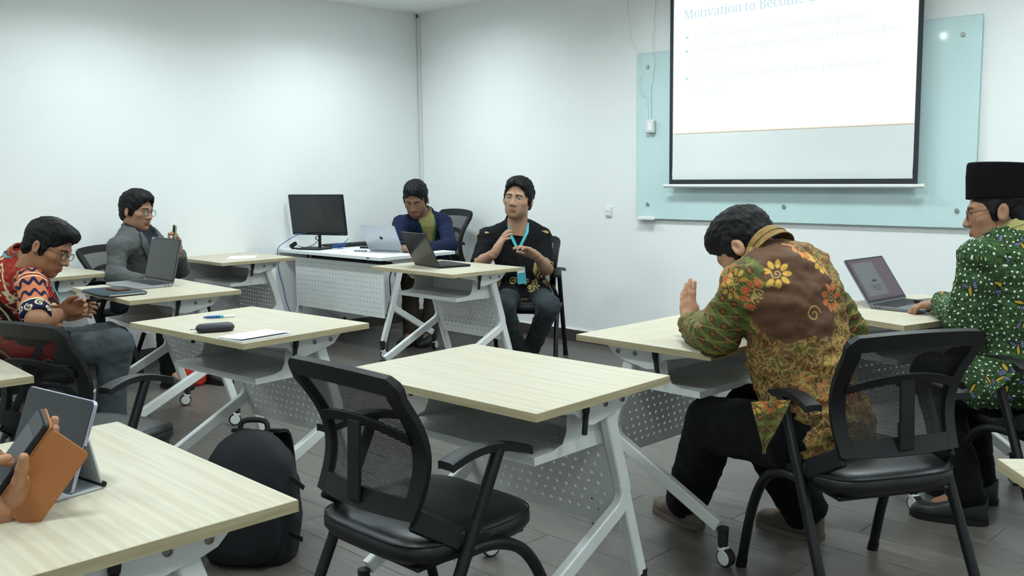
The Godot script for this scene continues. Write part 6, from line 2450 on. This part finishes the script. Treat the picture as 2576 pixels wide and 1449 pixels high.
	shirt_tail(J, Vector3(5.309, 0.645, 3.206), Vector3(5.396, 0.651, 3.12), Vector3(5.345, 0.488, 3.19), M.brown_batik_sleeve)
	# man in green batik with black cap
	J = person("man in green dotted batik and black cap at the right edge", j_green, {"skin": c8(150, 110, 84), "head": 1.1, "wide": 1.12, "belly": 0.02, "hump": 0.02, "hem": 0.09, "ease": 0.024, "cell": 0.0105, "folds": 0.012, "fold_freq": 10.0,
		"handL": {"curl": [0.45, 0.5, 0.5, 0.55], "spread": 0.3}, "handR": ease_hand, "hair": {"bulk": 0.004, "flat": true, "line": 0.06, "rough": 0.004, "seed": 40, "nape": -0.08}, "glasses": "square",
		"trousers": "black_trousers", "shoes": "shoe_black", "toeL": Vector3(-0.6, 0, 0.2), "toeR": Vector3(-0.9, 0, 0.1), "baggy": 0.022, "print": ["green_batik", "green_batik"], "collar": "straw_shirt"})
	shirt_tail(J, Vector3(5.6, 0.70, 2.28), Vector3(5.776, 0.669, 2.181), Vector3(5.697, 0.56, 2.271), M.green_batik)
	cap_hat(J, head_xf(J.head, J.hf, J.hu, 1.1))
	# the guest at the lower left, of whom the photograph shows a hand
	J = person("person at the lower left whose hand holds a phone in a brown flip case", j_guest, {"skin": c8(168, 122, 92), "head": 1.05, "bare": true, "short": true, "handR": {"curl": [0.08, 0.08, 0.1, 0.12], "spread": 0.1, "thumb": Vector3(0.75, 0.85, -0.5), "tcurl": 0.12}, "handL": {"curl": [0.14, 0.6, 0.75, 0.8], "spread": 0.1},
		"hair": {"bulk": 0.012, "line": 0.052, "rough": 0.008, "seed": 50}, "trousers": "black_trousers", "shoes": "shoe_black", "toeL": Vector3(0, 0, -1), "toeR": Vector3(0, 0, -1), "shirt": "plain_shirt", "cell": 0.016})
	flip_phone()

func cap_hat(J: Dictionary, hx: Transform3D) -> void:
	# stiff oval cap, slightly taller in front, with a fold line round the crown
	var o := Node3D.new()
	o.free()
	var base: Vector3 = J.root.position
	var t := thing("cap", "stiff black velvet cap worn by the man in green batik", "cap", base + hx.origin)
	var loc := Transform3D(hx.basis, Vector3.ZERO) * Transform3D(Basis(Vector3.RIGHT, -0.1), Vector3(0, 0.042, -0.012))
	var b := MB.new()
	var rows := []
	for q in [[0.0, 0.0], [0.0, 0.03], [-0.001, 0.07], [0.002, 0.112], [0.006, 0.119], [0.014, 0.116], [0.05, 0.108]]:
		var r := PackedVector3Array()
		for s in 40:
			var a := TAU * s / 40.0
			var tall := 1.0 + 0.06 * cos(a)
			r.append(loc * Vector3(sin(a) * (0.088 - q[0]), q[1] * tall, cos(a) * (0.112 - q[0])))
		rows.append(r)
	b.sheet(rows, true)
	for s in 40:
		b.tri(loc * Vector3(0, 0.108, 0), rows[6][s], rows[6][(s + 1) % 40], loc.basis.y.normalized(), loc.basis.y.normalized(), loc.basis.y.normalized())
	part("crown", b, M.velvet_black, t)

func hold_phone(wrist: Vector3, dir: Vector3, back: Vector3, ahead: float, label: String, m: Material) -> void:
	var hx := hand_xf(wrist, dir, back)
	var at := hx * Vector3(0, ahead, -0.03)
	var t := thing("phone", label, "phone", at)
	t.basis = hx.basis
	part("case", phone_mb(0.074, 0.152, 0.009), m, t)
	var b := MB.new()
	b.extrude(Transform3D(Basis(), Vector3(0, 0, -0.005)), round_rect(0.069, 0.147, 0.009), 0.001)
	part("screen", b, M.display_off, t)

func flip_phone() -> void:
	var n := Vector3(-0.052, 0.552, 0.832)
	var l := Vector3(0.311, 0.801, -0.512)
	l = (l - n * n.dot(l)).normalized()
	var w := l.cross(n)
	var t := thing("phone", "phone in an open brown leather flip case held over the tablet", "phone", Vector3(4.987, 0.863, 5.177))
	t.basis = Basis(w, l, n)
	var b := MB.new()
	b.extrude(Transform3D(), round_rect(0.076, 0.16, 0.01), 0.009, 0.0014)
	part("shell", b, M.black_plastic, t)
	b = MB.new()
	b.extrude(Transform3D(Basis(), Vector3(0, 0, 0.0048)), round_rect(0.07, 0.152, 0.008), 0.0008)
	var scr := part("screen", b, M.display_off, t)
	b = MB.new()
	b.extrude(Transform3D(Basis(), Vector3(0, 0.0, 0.0054)), round_rect(0.064, 0.095, 0.001), 0.0004)
	part("page", b, mat("dim_page2", c8(74, 80, 84), 0.4), scr)
	b = MB.new()
	b.bx(-0.02, -0.034, 0.006, 0.006, 0.007, 0.0004)
	part("icon", b, M.red_cloth, scr)
	b = MB.new()
	b.extrude(Transform3D(Basis(), Vector3(0, 0, -0.0065)), round_rect(0.08, 0.165, 0.01), 0.004, 0.001)
	var cs := part("case", b, M.brown_leather, t)
	b = MB.new()
	# the cover swings open behind the right edge
	var hinge := Transform3D(Basis(Vector3.UP, 0.95), Vector3(0.039, 0, -0.008))
	b.extrude(hinge * Transform3D(Basis(), Vector3(0.04, -0.004, 0)), round_rect(0.08, 0.165, 0.01), 0.003, 0.001)
	part("cover", b, M.brown_leather, cs)

func _ready() -> void:
	materials()
	camera_and_light()
	room()
	screen_wall()
	tables_and_chairs()
	white_desk()
	small_things()
	people()
